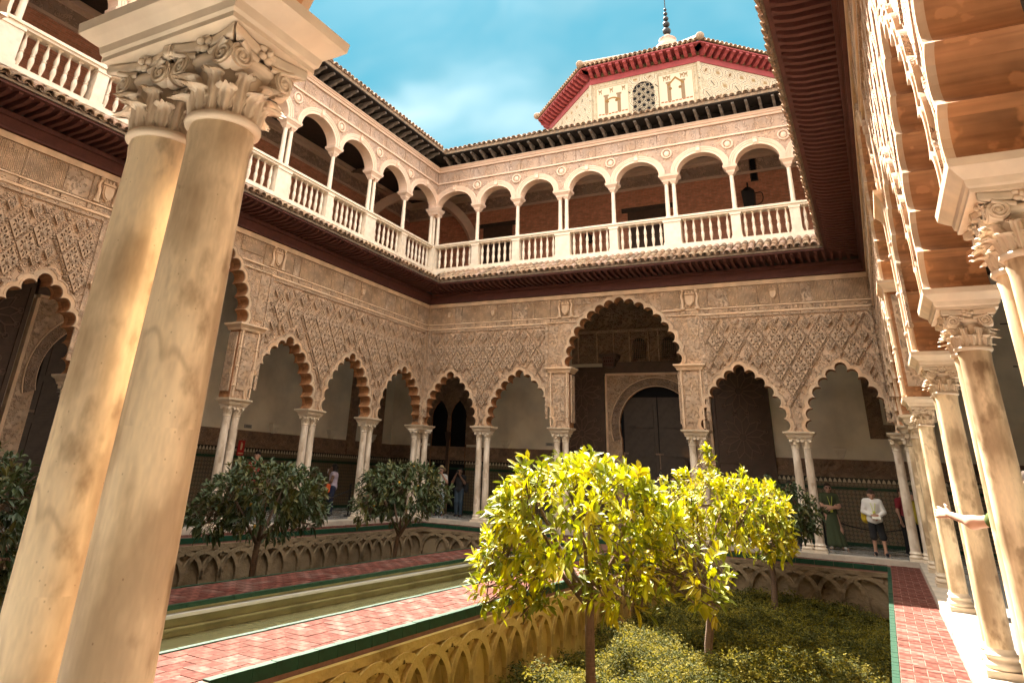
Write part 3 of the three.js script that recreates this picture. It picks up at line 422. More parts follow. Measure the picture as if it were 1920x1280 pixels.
function starLeaf(T, u0, u1, v1) {                             // a tall wooden door leaf with star-shaped ribs, folded back against the wall
  const D = part(T, 'door_leaf', box(u0, u1, 0.02, v1, -4.15, -4.06), M.doorWood), cx = (u0 + u1) / 2, w = u1 - u0, z0 = -4.06, bar = (x0, y0, x1, y1, d = 0.022, b = 0.022) => { const L = Math.hypot(x1 - x0, y1 - y0); return planar(box(0, L, -b, b, 0, d).rotateZ(Math.atan2(y1 - y0, x1 - x0)).translate(x0, y0, z0)); };
  part(D, 'frame', merge([box(u0, u0 + 0.12, 0.02, v1, z0, z0 + 0.035), box(u1 - 0.12, u1, 0.02, v1, z0, z0 + 0.035), box(u0 + 0.12, u1 - 0.12, v1 - 0.14, v1, z0, z0 + 0.034), box(u0 + 0.12, u1 - 0.12, 2.28, 2.42, z0, z0 + 0.034), box(u0 + 0.12, u1 - 0.12, 0.1, 0.24, z0, z0 + 0.034)]), M.doorWood);
  part(D, 'panel', box(u0 + 0.3, u1 - 0.3, 0.5, 2.05, z0, z0 + 0.03), M.doorWood);
  for (const cy of [3.15, 4.7]) {
    const L = [], r0 = 0.13, r1 = w * 0.40;
    for (let k = 0; k < 12; k++) { const a = k * PI / 6, b = (k + 0.5) * PI / 6, P = (r, t) => [cx + Math.cos(t) * r, cy + Math.sin(t) * r * 0.95]; L.push(bar(...P(r0, a), ...P(r1 * 0.66, a), 0.02 + 0.0006 * k, 0.013), bar(...P(r1 * 0.66, a), ...P(r1, b), 0.018 + 0.0005 * k, 0.013), bar(...P(r1 * 0.66, a), ...P(r1, b - PI / 6), 0.024 + 0.0005 * k, 0.013)); L.push(moved(new THREE.TorusGeometry(0.075, 0.014, 4, 6), ...P(r1, b), z0 + 0.014)); }
    L.push(moved(new THREE.TorusGeometry(r0, 0.016, 4, 12), cx, cy, z0 + 0.014));
    part(D, 'star_rib', planar(merge(L)), M.doorRib);
  }
}
function portal(T, u) {                                        // carved doorway with a horseshoe arch, doors and two latticed windows above it
  const r = 1.45, cy = 3.45, a0 = -0.32, hole = [[u - r * Math.cos(a0) + 0.02, 0.01], ...arcPts(u, cy, r, PI - a0, a0, 36), [u + r * Math.cos(a0) - 0.02, 0.01]];
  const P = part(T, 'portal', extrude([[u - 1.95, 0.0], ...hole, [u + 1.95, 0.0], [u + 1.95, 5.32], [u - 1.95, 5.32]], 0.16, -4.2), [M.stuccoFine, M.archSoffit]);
  part(P, 'arch_band', extrude([...arcPts(u, cy, r + 0.3, PI - a0, a0, 36), ...arcPts(u, cy, r + 0.02, a0, PI - a0, 36)], 0.05, -4.04), M.galleryFrieze);
  part(P, 'arch_edge', planar(merge([tube(arcPts(u, cy, r + 0.33, PI - a0, a0).map(([x, y]) => V(x, y, -4.02)), 0.028, 40, 6), tube(arcPts(u, cy, r + 0.01, PI - a0, a0).map(([x, y]) => V(x, y, -4.02)), 0.022, 40, 6)])), M.plainStucco);
  part(P, 'frame', merge([box(u - 1.95, u + 1.95, 5.32, 5.4, -4.2, -4.0), box(u - 1.99, u - 1.9, 0, 5.3, -4.2, -4.02), box(u + 1.9, u + 1.99, 0, 5.3, -4.2, -4.02)]), M.plainStucco);
  part(P, 'lintel', box(u - 2.05, u + 2.05, 5.4, 5.82, -4.2, -3.98), M.doorWood);
  part(P, 'dark_backing', box(u - 1.44, u + 1.44, 0, 4.95, -4.2, -4.19), M.flatBlack);  // black sheet painted in for the unlit interior behind the doors
  for (const s of [-1, 1]) { const d = part(P, 'inner_door', box(u + (s > 0 ? 0.02 : -1.3), u + (s > 0 ? 1.3 : -0.02), 0.05, 4.5, -4.19, -4.15), M.darkWood), z = -4.15; part(d, 'panel', merge([0.3, 1.35, 2.4, 3.4].map((y) => box(u + (s > 0 ? 0.16 : -1.16), u + (s > 0 ? 1.16 : -0.16), y, y + 0.85, z, z + 0.03))), M.darkWood); }
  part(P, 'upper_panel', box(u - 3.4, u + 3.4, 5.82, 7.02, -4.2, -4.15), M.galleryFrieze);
  part(P, 'upper_frame', merge([[-3.1], [-2.3], [-1.6], [-0.95], [-0.2], [0.2], [0.95], [1.6], [2.3], [3.1]].map(([x]) => box(u + x - 0.035, u + x + 0.035, 5.84, 7.0, -4.15, -4.11)).concat([box(u - 3.4, u + 3.4, 7.02, 7.12, -4.2, -4.08)])), M.stuccoFine);
  for (const x of [-0.58, 0.58]) { const pts = [[u + x - 0.26, 5.95], [u + x + 0.26, 5.95], [u + x + 0.26, 6.5], ...arcPts(u + x, 6.5, 0.26, 0, PI, 10)]; part(P, 'window', extrude(pts, 0.012, -4.15), M.flatBlack); const L = []; for (let k = -3; k <= 3; k++) { L.push(box(u + x + k * 0.075 - 0.01, u + x + k * 0.075 + 0.01, 5.96, 6.5 + Math.sqrt(Math.max(0, 0.0625 - (k * 0.075) ** 2)), -4.138, -4.125)); } for (let k = 0; k < 9; k++) L.push(box(u + x - 0.24, u + x + 0.24, 5.98 + k * 0.075, 6.0 + k * 0.075, -4.138, -4.127)); part(P, 'lattice', merge(L), M.galleryFrieze); }
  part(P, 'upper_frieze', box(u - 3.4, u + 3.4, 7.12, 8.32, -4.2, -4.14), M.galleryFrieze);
}
const US_back = [[0, 0, 1], [2.116], [3.918], [5.854, 1], [7.827], [9.931, 1], [12.035], [13.849], [W, 0, 1]].map(([u, pair, corner]) => ({ u, pair, corner }));
const US_side = [[0, 0, 1], [2.27], [4.44, 1], [6.73], [8.97, 1], [11.1], [13.15, 1], [15.2], [17.4, 1], [19.6], [NZ, 0, 1]];
const far = thing('arcade_wing', 'short arcade wing at the far end, with the tall lobed arch before a dark doorway', 'palace wing');
{
  const T = far, S = [0, 2.744, 5.72, 10.2, 13.11, W];
  lowerWall(T, { S, big: 2, u0: -0.2, u1: W + 0.2, f0: 0.2, f1: W - 0.2, detail: true, crests: [[6.0, 7.05, 1.15, true], [10.35, 7.08, 1.2, true], [3.1, 7.1, 0.7], [12.9, 7.1, 0.8], [1.2, 7.1, 0.6]] });
  supports(T, { S, marble: M.marbleCool, skip: [0, 5] }); cornerPieces(T, 0, 1, 1, M.marbleCool); cornerPieces(T, W, -1, 1, M.marbleCool);
  eave(T, { a: 0, b: W, own: 1, len: W }); upper(T, { US: US_back, u0: -0.18, u1: W + 0.18, r0: -4.6, r1: W + 4.6, own: 1, len: W });
  galleryWall(T, { u0: -4.45, u1: W + 4.45, s0: -4.2, s1: W + 4.2, c0: -4.2, c1: W + 4.2, k0: -0.24, k1: W + 0.24 });
  portal(T, 7.95); starLeaf(T, 4.02, 5.93, 5.66); starLeaf(T, 9.97, 11.93, 5.66);
  // twin window with pointed arches
  const lobe = (x) => [[x - 0.38, 0.02], [x - 0.38, 3.6], ...[[-0.4, 3.75], [-0.36, 3.95], [-0.22, 4.2], [0, 4.42], [0.22, 4.2], [0.36, 3.95], [0.4, 3.75]].map(([a, b]) => [x + a, b]), [x + 0.38, 3.6], [x + 0.38, 0.02]];
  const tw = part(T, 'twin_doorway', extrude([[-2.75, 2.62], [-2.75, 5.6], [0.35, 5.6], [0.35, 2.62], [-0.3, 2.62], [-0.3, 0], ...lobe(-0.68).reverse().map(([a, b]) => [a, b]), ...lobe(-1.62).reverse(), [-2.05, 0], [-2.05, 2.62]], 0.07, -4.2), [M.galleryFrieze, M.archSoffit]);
  part(tw, 'dark_backing', box(-2.02, -0.28, 0, 4.6, -4.2, -4.18), M.flatBlack); part(tw, 'middle_column', lathe([[0.09, 0], [0.07, 0.15], [0.06, 2.7], [0.1, 2.85], [0.14, 3.1]], 10).translate(-1.15, 0, -4.1), M.doorWood);  // black sheet behind the arches stands in for a dark interior
  part(T, 'carved_panel', merge([box(14.88, 16.2, 3.18, 3.62, -4.2, -4.16), box(14.88, 15.32, 3.62, 6.2, -4.2, -4.16), box(15.42, 16.2, 3.72, 6.1, -4.2, -4.15)]), M.galleryFrieze);
  for (const [u, w, h] of [[8.0, 1.7, 3.2], [0.9, 1.5, 3.35]]) { const D = part(T, 'upper_door', merge([box(u - w / 2, u + w / 2, 8.9, 8.9 + h, -4.2, -4.14)]), M.doorWood); part(D, 'lintel', box(u - w / 2 - 0.25, u + w / 2 + 0.25, 8.9 + h, 9.08 + h, -4.2, -4.1), M.darkWood); part(D, 'panel', merge([0.25, 0.95, 1.7, 2.4].flatMap((y) => [-1, 1].map((s) => box(u + s * w * 0.24 - w * 0.17, u + s * w * 0.24 + w * 0.17, 9 + y, 9.55 + y, -4.14, -4.115)))), M.doorWood); }
  part(T, 'relieving_arch', extrude([...arcPts(8.0, 10.9, 2.2, 2.3, 0.84), ...arcPts(8.0, 10.9, 1.85, 0.84, 2.3)], 0.03, -4.2), M.brick);
  part(T, 'vent', merge([box(12.2, 12.36, 12.9, 13.08, -4.2, -4.17)]), M.darkWood);
  // diagonal arch across the corner of the upper gallery
  const da = planar(plain(extrude([...arcPts(0, 10.75, 2.95, PI, 0, 30).map(([x, y]) => [x, y]), ...arcPts(0, 10.75, 2.55, 0, PI, 30)], 0.3, -0.15)));
  const dg = part(T, 'corner_arch', da, M.upperStone, [-2.1, 0, -2.1]); dg.rotation.y = PI / 4;
}
const left = thing('arcade_wing', 'long arcade wing behind the two small dark orange trees, in shade', 'palace wing', [0, 0, NZ], PI / 2);
{
  const T = left, S = [21.8, 19.3, 16.6, 13.8, 9.28, 6.18, 3.25, 0].map((z) => NZ - z);
  lowerWall(T, { S, big: 3, u0: 0.2, u1: NZ - 0.2, f0: 0.265, f1: NZ - 0.265, detail: true, crests: [[NZ - 8.75, 7.1, 1.15, true], [NZ - 14.4, 7.1, 1.15, true], [NZ - 4.6, 7.1, 0.8], [NZ - 2.2, 7.08, 0.6]] });
  supports(T, { S, marble: M.marbleCool, skip: [0, 7] });
  eave(T, { a: 0.2, b: NZ - 0.2, len: NZ }); upper(T, { US: US_side.map(([u, pair, corner]) => ({ u: NZ - u, pair, corner })).reverse(), u0: 0.18, u1: NZ - 0.18, r0: 0.5, r1: NZ - 0.5, own: 0, len: NZ });
  galleryWall(T, { u0: -4.2, u1: NZ + 4.2, s0: -4.18, s1: NZ + 4.18, c0: 0.2, c1: NZ - 0.2, k0: 0.28, k1: NZ - 0.28 });
  portal(T, NZ - 10.95); starLeaf(T, NZ - 14.9, NZ - 13.05, 5.66);
  part(T, 'carved_pilaster', merge([box(NZ + 1.0, NZ + 1.5, 1.98, 8.3, -4.2, -4.1), box(NZ + 2.6, NZ + 3.4, 1.98, 8.3, -4.2, -4.1)]), M.galleryFrieze);
}
const right = thing('arcade_wing', 'long arcade wing seen edge-on beside the red brick walk, its lobed arches catching sun', 'palace wing', [W, 0, 0], -PI / 2);
{
  const T = right, S = [0, 2.6, 5.5, 8.8, 13.43, 16.45, 19.1, NZ];
  lowerWall(T, { S, big: 3, u0: 0.2, u1: NZ - 0.2, f0: 0.265, f1: NZ - 0.265, detail: true, lozenges: false });
  supports(T, { S, marble: M.marbleWarm, skip: [0, 7], fine: [3, 4, 5, 6] });
  eave(T, { a: 0.2, b: NZ - 0.2, rows: 1, len: NZ }); upper(T, { US: US_side.map(([u, pair, corner]) => ({ u, pair, corner })), u0: 0.18, u1: NZ - 0.18, r0: 0.5, r1: NZ - 0.5, own: 0, len: NZ, tiles: false });
  galleryWall(T, { u0: -4.2, u1: NZ + 4.2, s0: -4.18, s1: NZ + 4.18, c0: 0.2, c1: NZ - 0.2, k0: 0.28, k1: NZ - 0.28 });
}
const near = thing('arcade_wing', 'nearest arcade wing, whose paired marble columns stand large in the foreground', 'palace wing', [W, 0, NZ], PI);
{
  const T = near, S = [0, 2.745, 5.72, 10.18, 13.1, W];
  lowerWall(T, { S, big: 2, u0: -0.2, u1: W + 0.2, f0: 0.2, f1: W - 0.2, detail: false });
  supports(T, { S, marble: M.marbleWarm, skip: [0, 5], fine: [1] }); cornerPieces(T, 0, 1, 1, M.marbleWarm); cornerPieces(T, W, -1, 1, M.marbleWarm);
  eave(T, { a: 0, b: W, own: 1, len: W, tiles: false }); upper(T, { US: US_back.map((q) => ({ ...q, u: W - q.u })).reverse(), u0: -0.18, u1: W + 0.18, r0: -4.6, r1: W + 4.6, own: 1, len: W, tiles: false });
  galleryWall(T, { u0: -4.45, u1: W + 4.45, s0: -4.2, s1: W + 4.2, c0: -4.2, c1: W + 4.2, k0: -0.24, k1: W + 0.24 });
}

// ---------------------------------------------------------------- octagonal tower behind the far wing
const tower = thing('domed_tower', 'octagonal painted tower with a red eave and a ball finial above the far roof', 'tower', [7.93, 0, -11.24]);
{
  const A = 6.24, L = 5.17, apo = (k) => k, T = tower;
  const paint = (front) => canvasTex(canvasOf(1024, 640, (g, w, h) => {
    g.fillStyle = '#c6bdaa'; g.fillRect(0, 0, w, h); const r = rngOf(front ? 5 : 8);
    for (let k = 0; k < 5200; k++) { g.fillStyle = ['rgba(110,95,70,.16)', 'rgba(240,232,215,.18)', 'rgba(165,125,85,.14)', 'rgba(110,115,105,.13)'][k % 4]; g.fillRect(r() * w, r() * h, 3 + 14 * r(), 3 + 22 * r()); }
    const ring = (x, y, s, q) => { g.strokeStyle = '#f4eee0'; g.lineWidth = 14; g.beginPath(); for (let j = 0; j < 16; j++) { const a = j * PI / 8 + PI / 16, rr = s * (j % 2 ? 1 : 0.84); g.lineTo(x + Math.cos(a) * rr, y + Math.sin(a) * rr); } g.closePath(); g.stroke(); g.strokeStyle = '#584228'; g.lineWidth = 6; g.stroke(); if (q > 0.66) { g.strokeStyle = '#2b2620'; g.lineWidth = s * 0.16; g.beginPath(); g.moveTo(x - s * 0.32, y - s * 0.36); g.lineTo(x + s * 0.3, y + s * 0.38); g.stroke(); } else if (q > 0.36) { g.fillStyle = q > 0.5 ? '#33291f' : '#7d5b37'; g.beginPath(); g.ellipse(x, y, s * 0.18, s * 0.3, 0.5, 0, 6.3); g.ellipse(x + s * 0.2, y - s * 0.25, s * 0.13, s * 0.12, 0, 0, 6.3); g.fill(); g.lineWidth = s * 0.09; g.strokeStyle = g.fillStyle; g.beginPath(); g.moveTo(x - s * 0.1, y + s * 0.2); g.lineTo(x - s * 0.3, y + s * 0.42); g.moveTo(x + s * 0.1, y + s * 0.1); g.lineTo(x + s * 0.35, y + s * 0.2); g.stroke(); } else { g.fillStyle = '#9c8058'; for (let t = -1; t <= 1; t++) g.fillRect(x + t * s * 0.22 - s * 0.08, y - s * 0.3, s * 0.16, s * 0.34); g.fillRect(x - s * 0.34, y, s * 0.68, s * 0.3); } };
    if (!front) { for (let j = 0; j < 5; j++) for (let i = 0; i < 8; i++) ring(70 + i * 126 + (j % 2) * 60, 80 + j * 122, 54, r()); }
    else {
      for (let i = 0; i < 9; i++) ring(60 + i * 113, h - 70, 50, r());
      for (const [cx, alt] of [[215, 0], [808, 1]]) {
        g.fillStyle = '#d9d1c0'; g.fillRect(cx - 155, 70, 310, 320); g.strokeStyle = '#a08a62'; g.lineWidth = 4; g.strokeRect(cx - 155, 70, 310, 320);
        g.fillStyle = '#8d7860'; for (const s of [-1, 1]) { g.fillRect(cx + s * 62 - 17, 170, 34, 180); g.fillRect(cx + s * 62 - 26, 150, 52, 20); } g.strokeStyle = '#8f6d38'; g.lineWidth = 17; g.beginPath();
        if (alt) { g.moveTo(cx - 72, 190); g.lineTo(cx, 118); g.lineTo(cx + 72, 190); } else { g.moveTo(cx - 74, 225); g.quadraticCurveTo(cx, 160, cx + 74, 230); } g.stroke(); g.fillStyle = '#7f5f33'; g.beginPath(); g.arc(cx - 50, 226, 15, 0, 6.3); g.arc(cx + 38, 226, 15, 0, 6.3); g.fill();
        g.fillStyle = '#92795c'; for (const t of alt ? [-95, -60, 60, 95] : [-120, -10, 110]) { g.fillRect(cx + t - 14, 92, 28, 24); g.fillRect(cx + t - 18, 84, 8, 14); g.fillRect(cx + t + 10, 84, 8, 14); g.fillRect(cx + t - 14, 118, 8, 18); g.fillRect(cx + t + 8, 118, 8, 18); }
        g.fillStyle = '#a4694a'; for (let k = 0; k < 9; k++) g.fillRect(cx - 140 + k * 32, 352 - 8 * h2(k, 2), 26, 14);
      }
      g.strokeStyle = '#9c8558'; g.lineWidth = 3; for (const x of [22, 48, 400, 625, 976, 1002]) { g.beginPath(); g.moveTo(x, 20); g.lineTo(x, h - 130); g.stroke(); } g.strokeRect(20, 20, w - 40, 28);
    }
  }), L, 3.25);
  mat('towerFront', [0.60, 0.57, 0.53], { map: paint(true), roughness: 0.95, bumpMap: plasterBump, bumpScale: 0.01 }); mat('towerSide', [0.60, 0.57, 0.53], { map: paint(false), roughness: 0.95, bumpMap: plasterBump, bumpScale: 0.01 });
  for (let k = 0; k < 8; k++) {
    const t = k * PI / 4, wall = part(T, 'wall', box(0, L, 0, 3.25, A - 0.5, A), k === 0 ? M.towerFront : M.towerSide, [-Math.cos(t) * L / 2, 16.1, Math.sin(t) * L / 2], t);
    part(T, 'base_wall', box(-L / 2, L / 2, 9, 16.1, A - 0.5, A), M.cream, null, t);
    part(T, 'corner_strip', box(-0.06, 0.06, 13, 19.3, -0.04, 0.03), M.upperStone, [Math.sin(t + PI / 8) * A / Math.cos(PI / 8), 0, Math.cos(t + PI / 8) * A / Math.cos(PI / 8)], t + PI / 8).material = M.towerSide;
    if (k > 2 && k < 6) continue;
    const E = sub(T, 'eave', [0, 0, 0], t); part(E, 'eave_board', box(-L / 2 - 0.02, L / 2 + 0.02, 19.3, 19.62, A - 0.1, A + 0.04), M.redPaint); part(E, 'eave_board', box(-L / 2 - 0.26, L / 2 + 0.26, 19.92, 19.98, A - 0.1, A + 0.64), M.redPaint);
    for (let j = 0; j < 15; j++) part(E, 'eave_bracket', planar(plain(profile([[0, 0], [0.12, -0.02], [0.3, 0.05], [0.42, 0.14], [0.58, 0.2], [0.58, 0.3], [0, 0.3]], 0.16))), M.redPaint, [-L / 2 + 0.14 + j * (L - 0.28) / 14, 19.62, A + 0.03]);
    for (let j = 0; j < 24; j++) for (const [o, g] of [[0, TILE.cover], [0.115, TILE.pan]]) { const x = -L / 2 - 0.22 + (j + 0.5) * (L + 0.44) / 24 + o, m = part(E, 'roof_tile', g, clays(), [x, o ? 20.09 : 20.05, A + 0.72]); m.rotation.set(0.4, 0, 0); }
  }
  { const p = []; for (let k = 0; k < 8; k++) { const a = k * PI / 4 - PI / 8, b = a + PI / 4, r = (A + 0.62) / Math.cos(PI / 8); p.push(Math.sin(a) * r, 20.0, Math.cos(a) * r, Math.sin(b) * r, 20.0, Math.cos(b) * r, 0, 24.5, 0); } const g = new THREE.BufferGeometry(); g.setAttribute('position', new THREE.BufferAttribute(new Float32Array(p), 3)); g.computeVertexNormals(); part(T, 'roof', planar(g), M.clayA);
    for (let k = 0; k < 8; k++) { const a = k * PI / 4 - PI / 8, r = (A + 0.7) / Math.cos(PI / 8), e = V(Math.sin(a) * r, 20.15, Math.cos(a) * r); part(T, 'ridge', planar(merge([taper([e, V(0, 24.55, 0)], 0.15, 0.12, 6, 8), new THREE.SphereGeometry(0.19, 12, 8).translate(e.x, e.y + 0.05, e.z)])), M.clayC); } }
  const fin = part(T, 'finial', lathe([[0.75, 24.35], [0.7, 24.6], [0.5, 24.85], [0.42, 25.05], [0.5, 25.12], [0.3, 25.25], [0.14, 25.45], [0.07, 25.5]], 16), M.clayD);
  part(fin, 'ball', planar(merge([[25.72, 0.24], [26.2, 0.2], [26.6, 0.155], [26.95, 0.12], [27.25, 0.09]].map(([y, r]) => new THREE.SphereGeometry(r, 14, 10).translate(0, y, 0)))), M.iron);
  part(fin, 'rod', new THREE.CylinderGeometry(0.025, 0.035, 4.4, 6).translate(0, 27.5, 0), M.iron);
  // the latticed window
  const wz = A, pts = [[-0.52, 17.05], [0.52, 17.05], [0.52, 18.35], ...arcPts(0, 18.35, 0.52, 0, PI, 12)], wn = part(T, 'window', extrude(pts, 0.012, wz), M.flatBlack), L2 = [];
  for (let k = 0; k < 5; k++) for (let j = 0; j < 8; j++) { const x = -0.42 + k * 0.21, y = 17.2 + j * 0.21; if (Math.hypot(x, Math.max(0, y - 18.35)) < 0.47) { L2.push(moved(new THREE.TorusGeometry(0.105, 0.013, 4, 8), x, y, wz + 0.02)); if ((k + j) % 2) for (const t of [0.785, -0.785]) L2.push(moved(box(-0.15, 0.15, -0.015, 0.015, 0, 0.03), x, y, wz + 0.012, 0, 0, t)); } }
  part(wn, 'lattice', planar(merge(L2)), M.towerSide); part(wn, 'frame', extrude([[-0.7, 16.98], [0.7, 16.98], [0.7, 19.1], [-0.7, 19.1]], 0.05, wz, [pts]), M.towerSide);
}

// ---------------------------------------------------------------- ground, sunken garden, walks and pool
const S_ = (name, geo, m) => tag(part(scene, name, geo, m), null, null, null, 'structure');
S_('ground', box(-400, 400, -1.7, -1.6, -400, 400), M.soil);
S_('garden_soil', box(0.3, W - 0.3, -1.6, -1.5, 0.3, NZ - 0.3), M.soil);
S_('gallery_floor', merge([box(-4.2, W + 4.2, -0.3, -0.002, -4.2, -0.24), box(-4.2, W + 4.2, -0.3, -0.002, NZ + 0.24, NZ + 4.2), box(-4.2, -0.24, -0.3, -0.002, -0.24, NZ + 0.24), box(W + 0.24, W + 4.2, -0.3, -0.002, -0.24, NZ + 0.24)]), M.floorMarble);
const pavings = [M.pavingA, M.pavingB, M.pavingC, M.pavingA, M.pavingD], unit = planar(box(-0.5, 0.5, -0.5, 0.5, -0.5, 0.5));
const shapesOf = new Map();
function brickGeo(w, d) { const k = w.toFixed(3) + d.toFixed(3); if (!shapesOf.has(k)) shapesOf.set(k, box(-w / 2, w / 2, -0.02, 0, -d / 2, d / 2)); return shapesOf.get(k); }
function herringbone(T, x0, x1, z0, z1, c, cut = 300) {         // fired bricks laid in herringbone: the nearest ones singly, the rest as one
  const L = [], nx = Math.ceil((x1 - x0) / c) + 2, nz = Math.ceil((z1 - z0) / c) + 2;
  for (let i = -2; i < nx; i++) for (let j = -2; j < nz; j++) {
    const t = (((i - j) % 4) + 4) % 4; if (t !== 0 && t !== 2) continue;
    let a = x0 + i * c, b = z0 + j * c, a1 = a + c, b1 = b + c; if (t === 0) a1 += c; else b -= c;
    a = Math.max(a, x0); b = Math.max(b, z0); a1 = Math.min(a1, x1); b1 = Math.min(b1, z1); if (a1 - a < 0.03 || b1 - b < 0.03) continue;
    L.push([(a + a1) / 2, (b + b1) / 2, a1 - a - 0.008, b1 - b - 0.008]);
  }
  const d = ([x, z]) => Math.hypot(x - 15, z - 23.2); L.sort((p, q) => d(p) - d(q));
  const rest = []; L.forEach(([x, z, w, e], i) => { const y = -0.12 + R(-0.0025, 0.0025); if (i < cut) part(T, 'paving_brick', brickGeo(w, e), pavings[Math.floor(rnd() * 5)], [x, y, z]); else { const k = i % 3; (rest[k] ??= []).push(moved(brickGeo(w, e), x, y, z)); } });
  rest.forEach((g, k) => tag(part(T, 'paving_bricks', merge(g), pavings[k]), null, null, null, 'stuff'));
}
function edging(T, along, c, a, b, side, len, wide = 0.09, low = -0.225) {    // glazed edging tiles with a vertical face
  c -= side * 0.006; for (let t = a; t < b - 0.02; t += len) { const e = Math.min(t + len - 0.006, b), g = along === 'z' ? box(Math.min(c, c + side * wide), Math.max(c, c + side * wide), low, -0.112 + R(-0.002, 0.002), t, e) : box(t, e, low, -0.112 + R(-0.002, 0.002), Math.min(c, c + side * wide), Math.max(c, c + side * wide)); part(T, 'edging_tile', g, M.greenGlaze); }
}
const B = { l0: 0.98, l1: 5.98, p0: 7.02, p1: 8.76, r0: 9.82, r1: 14.8, z0: 0.85, z1: 19.2 };
{
  const w1 = tag(part(scene, 'brick_walk', merge([box(B.r1, W - 0.27, -1.6, -0.125, 0.27, NZ - 0.27)]), M.mortar), null, null, null, 'structure');
  herringbone(w1, B.r1 + 0.07, W - 0.28, 0.3, NZ - 0.6, 0.125, 300); edging(w1, 'z', B.r1, B.z0, NZ - 1, 1, 0.15, 0.07);
  const w2 = tag(part(scene, 'brick_walk', merge([box(B.p1 + 0.06, B.r0, -1.6, -0.125, B.z0, B.z1 + 1.2)]), M.mortar), null, null, null, 'structure');
  herringbone(w2, B.p1 + 0.07, B.r0 - 0.08, B.z0, B.z1 + 1.1, 0.165, 300); edging(w2, 'z', B.p1, 4, B.z1, 1, 0.4, 0.06, -0.165); edging(w2, 'z', B.r0, B.z0, 18.15, -1, 0.3, 0.08);
  const w3 = tag(part(scene, 'brick_walk', merge([box(B.l1, B.p0 - 0.06, -1.6, -0.125, B.z0, B.z1 + 1.2)]), M.mortar), null, null, null, 'structure');
  herringbone(w3, B.l1 + 0.05, B.p0 - 0.08, B.z0, B.z1, 0.165, 300); edging(w3, 'z', B.p0, 2, B.z1, -1, 0.4, 0.06, -0.165); edging(w3, 'z', B.l1, B.z0, B.z1, 1, 0.6, 0.05);
  const w4 = tag(part(scene, 'brick_walk', merge([box(0.27, B.l0, -1.6, -0.125, 0.27, NZ - 0.27), box(B.l0, B.r1, -1.6, -0.125, 0.27, B.z0)]), M.mortar), null, null, null, 'structure');
  herringbone(w4, 0.28, B.l0 - 0.08, 0.28, NZ - 3, 0.165, 150); herringbone(w4, B.l0, B.r1, 0.28, B.z0 - 0.08, 0.165, 150); edging(w4, 'z', B.l0, B.z0, NZ - 3, -1, 0.6, 0.08); edging(w4, 'x', B.z0, B.l0, B.r1, -1, 0.45, 0.08);
  const w5 = tag(part(scene, 'brick_walk', box(B.l0, B.r1, -1.6, -0.125, B.z1 - 1.0, NZ - 0.27).translate(0, 0, 0), M.mortar), null, null, null, 'structure');
  herringbone(w5, 8.2, B.r1 - 0.1, B.z1 - 0.92, NZ - 0.4, 0.165, 200); edging(w5, 'x', B.z1 - 1.0, B.r0, B.r1, 1, 0.3, 0.08);
}
// pool: walls with a marble ledge, low water
{
  const P = tag(part(scene, 'pool', merge([box(B.p0 - 0.3, B.p0 - 0.052, -1.3, -0.17, B.z0, B.z1), box(B.p1 + 0.052, B.p1 + 0.3, -1.3, -0.17, B.z0, B.z1), box(B.p0 - 0.3, B.p1 + 0.3, -1.5, -1.3, B.z0, B.z1)]), M.poolWall), null, null, null, 'structure');
  part(P, 'glazed_band', merge([box(B.p0 - 0.06, B.p0 - 0.03, -0.205, -0.167, B.z0, B.z1)]), M.poolWall);
  part(P, 'ledge', merge([box(B.p0 - 0.06, B.p0 + 0.05, -0.25, -0.21, B.z0, B.z1), box(B.p1 - 0.04, B.p1 + 0.06, -0.25, -0.21, B.z0, B.z1)]), M.paleLedge);
  part(P, 'lower_ledge', merge([box(B.p0 - 0.06, B.p0 + 0.02, -0.385, -0.36, B.z0, B.z1)]), M.poolWall);
  const wave = grey(256, 256, (u, v) => fbm(u, v, 6, 3), 1.6, 1.6);
  mat('water', [0.25, 0.235, 0.12], { roughness: 0.04, bumpMap: wave, bumpScale: 0.004, metalness: 0 });
  S_('water', box(B.p0 - 0.05, B.p1 + 0.05, -0.98, -0.47, B.z0, B.z1), M.water);
}
// blind interlaced arches on the walls of the sunken beds
const ARC = extrude([...arcPts(0, 0, 0.6, 0, PI, 18), ...arcPts(0, 0, 0.5, PI, 0, 18)], 1, 0), arcGeo = [0.075, 0.07].map((d) => planar(plain(ARC.clone().scale(1, 1, d))));
function blindArcade(label, m, len, pos, turn, group) {
  const T = thing('garden_wall', label, 'garden wall', pos, turn, group), n = Math.floor(len / 0.55), o = (len - n * 0.55) / 2;
  part(T, 'wall_face', box(0, len, -1.5, -0.27, 0, 0.02), m);
  part(T, 'coping', box(0, len, -0.36, -0.265, 0.02, 0.075), m);
  for (let k = 0; k <= n; k++) {
    const u = o + k * 0.55; if (u > 0.1 && u < len - 0.1) part(T, 'pilaster', box(u - 0.048, u + 0.048, -1.5, -0.92 + R(-0.01, 0.01), 0.02, 0.082), m);
    if (k > 0 && k < n) part(T, 'blind_arch', arcGeo[k % 2], m, [u, -0.95, 0.02]);
    if (u > 0.15 && u < len - 0.15) { const c = part(T, 'corbel', box(u - 0.07, u + 0.07, -0.5 + R(-0.015, 0.01), -0.36, 0.02, 0.06 + R(0, 0.02)), m); part(c, 'socket', new THREE.CylinderGeometry(0.022, 0.022, 0.012, 10).rotateX(PI / 2).translate(u, -0.44, 0.084), M.flatBlack); part(T, 'block', box(u + 0.14, u + 0.42, -0.49, -0.4 + R(-0.01, 0.015), 0.02, 0.04 + R(0, 0.015)), m); }
  }
}
blindArcade('shaded stone wall of blind interlaced arches behind the two dark trees', M.gardenStone, B.z1 - 1 - B.z0, [B.l0, 0, B.z1 - 1], PI / 2);
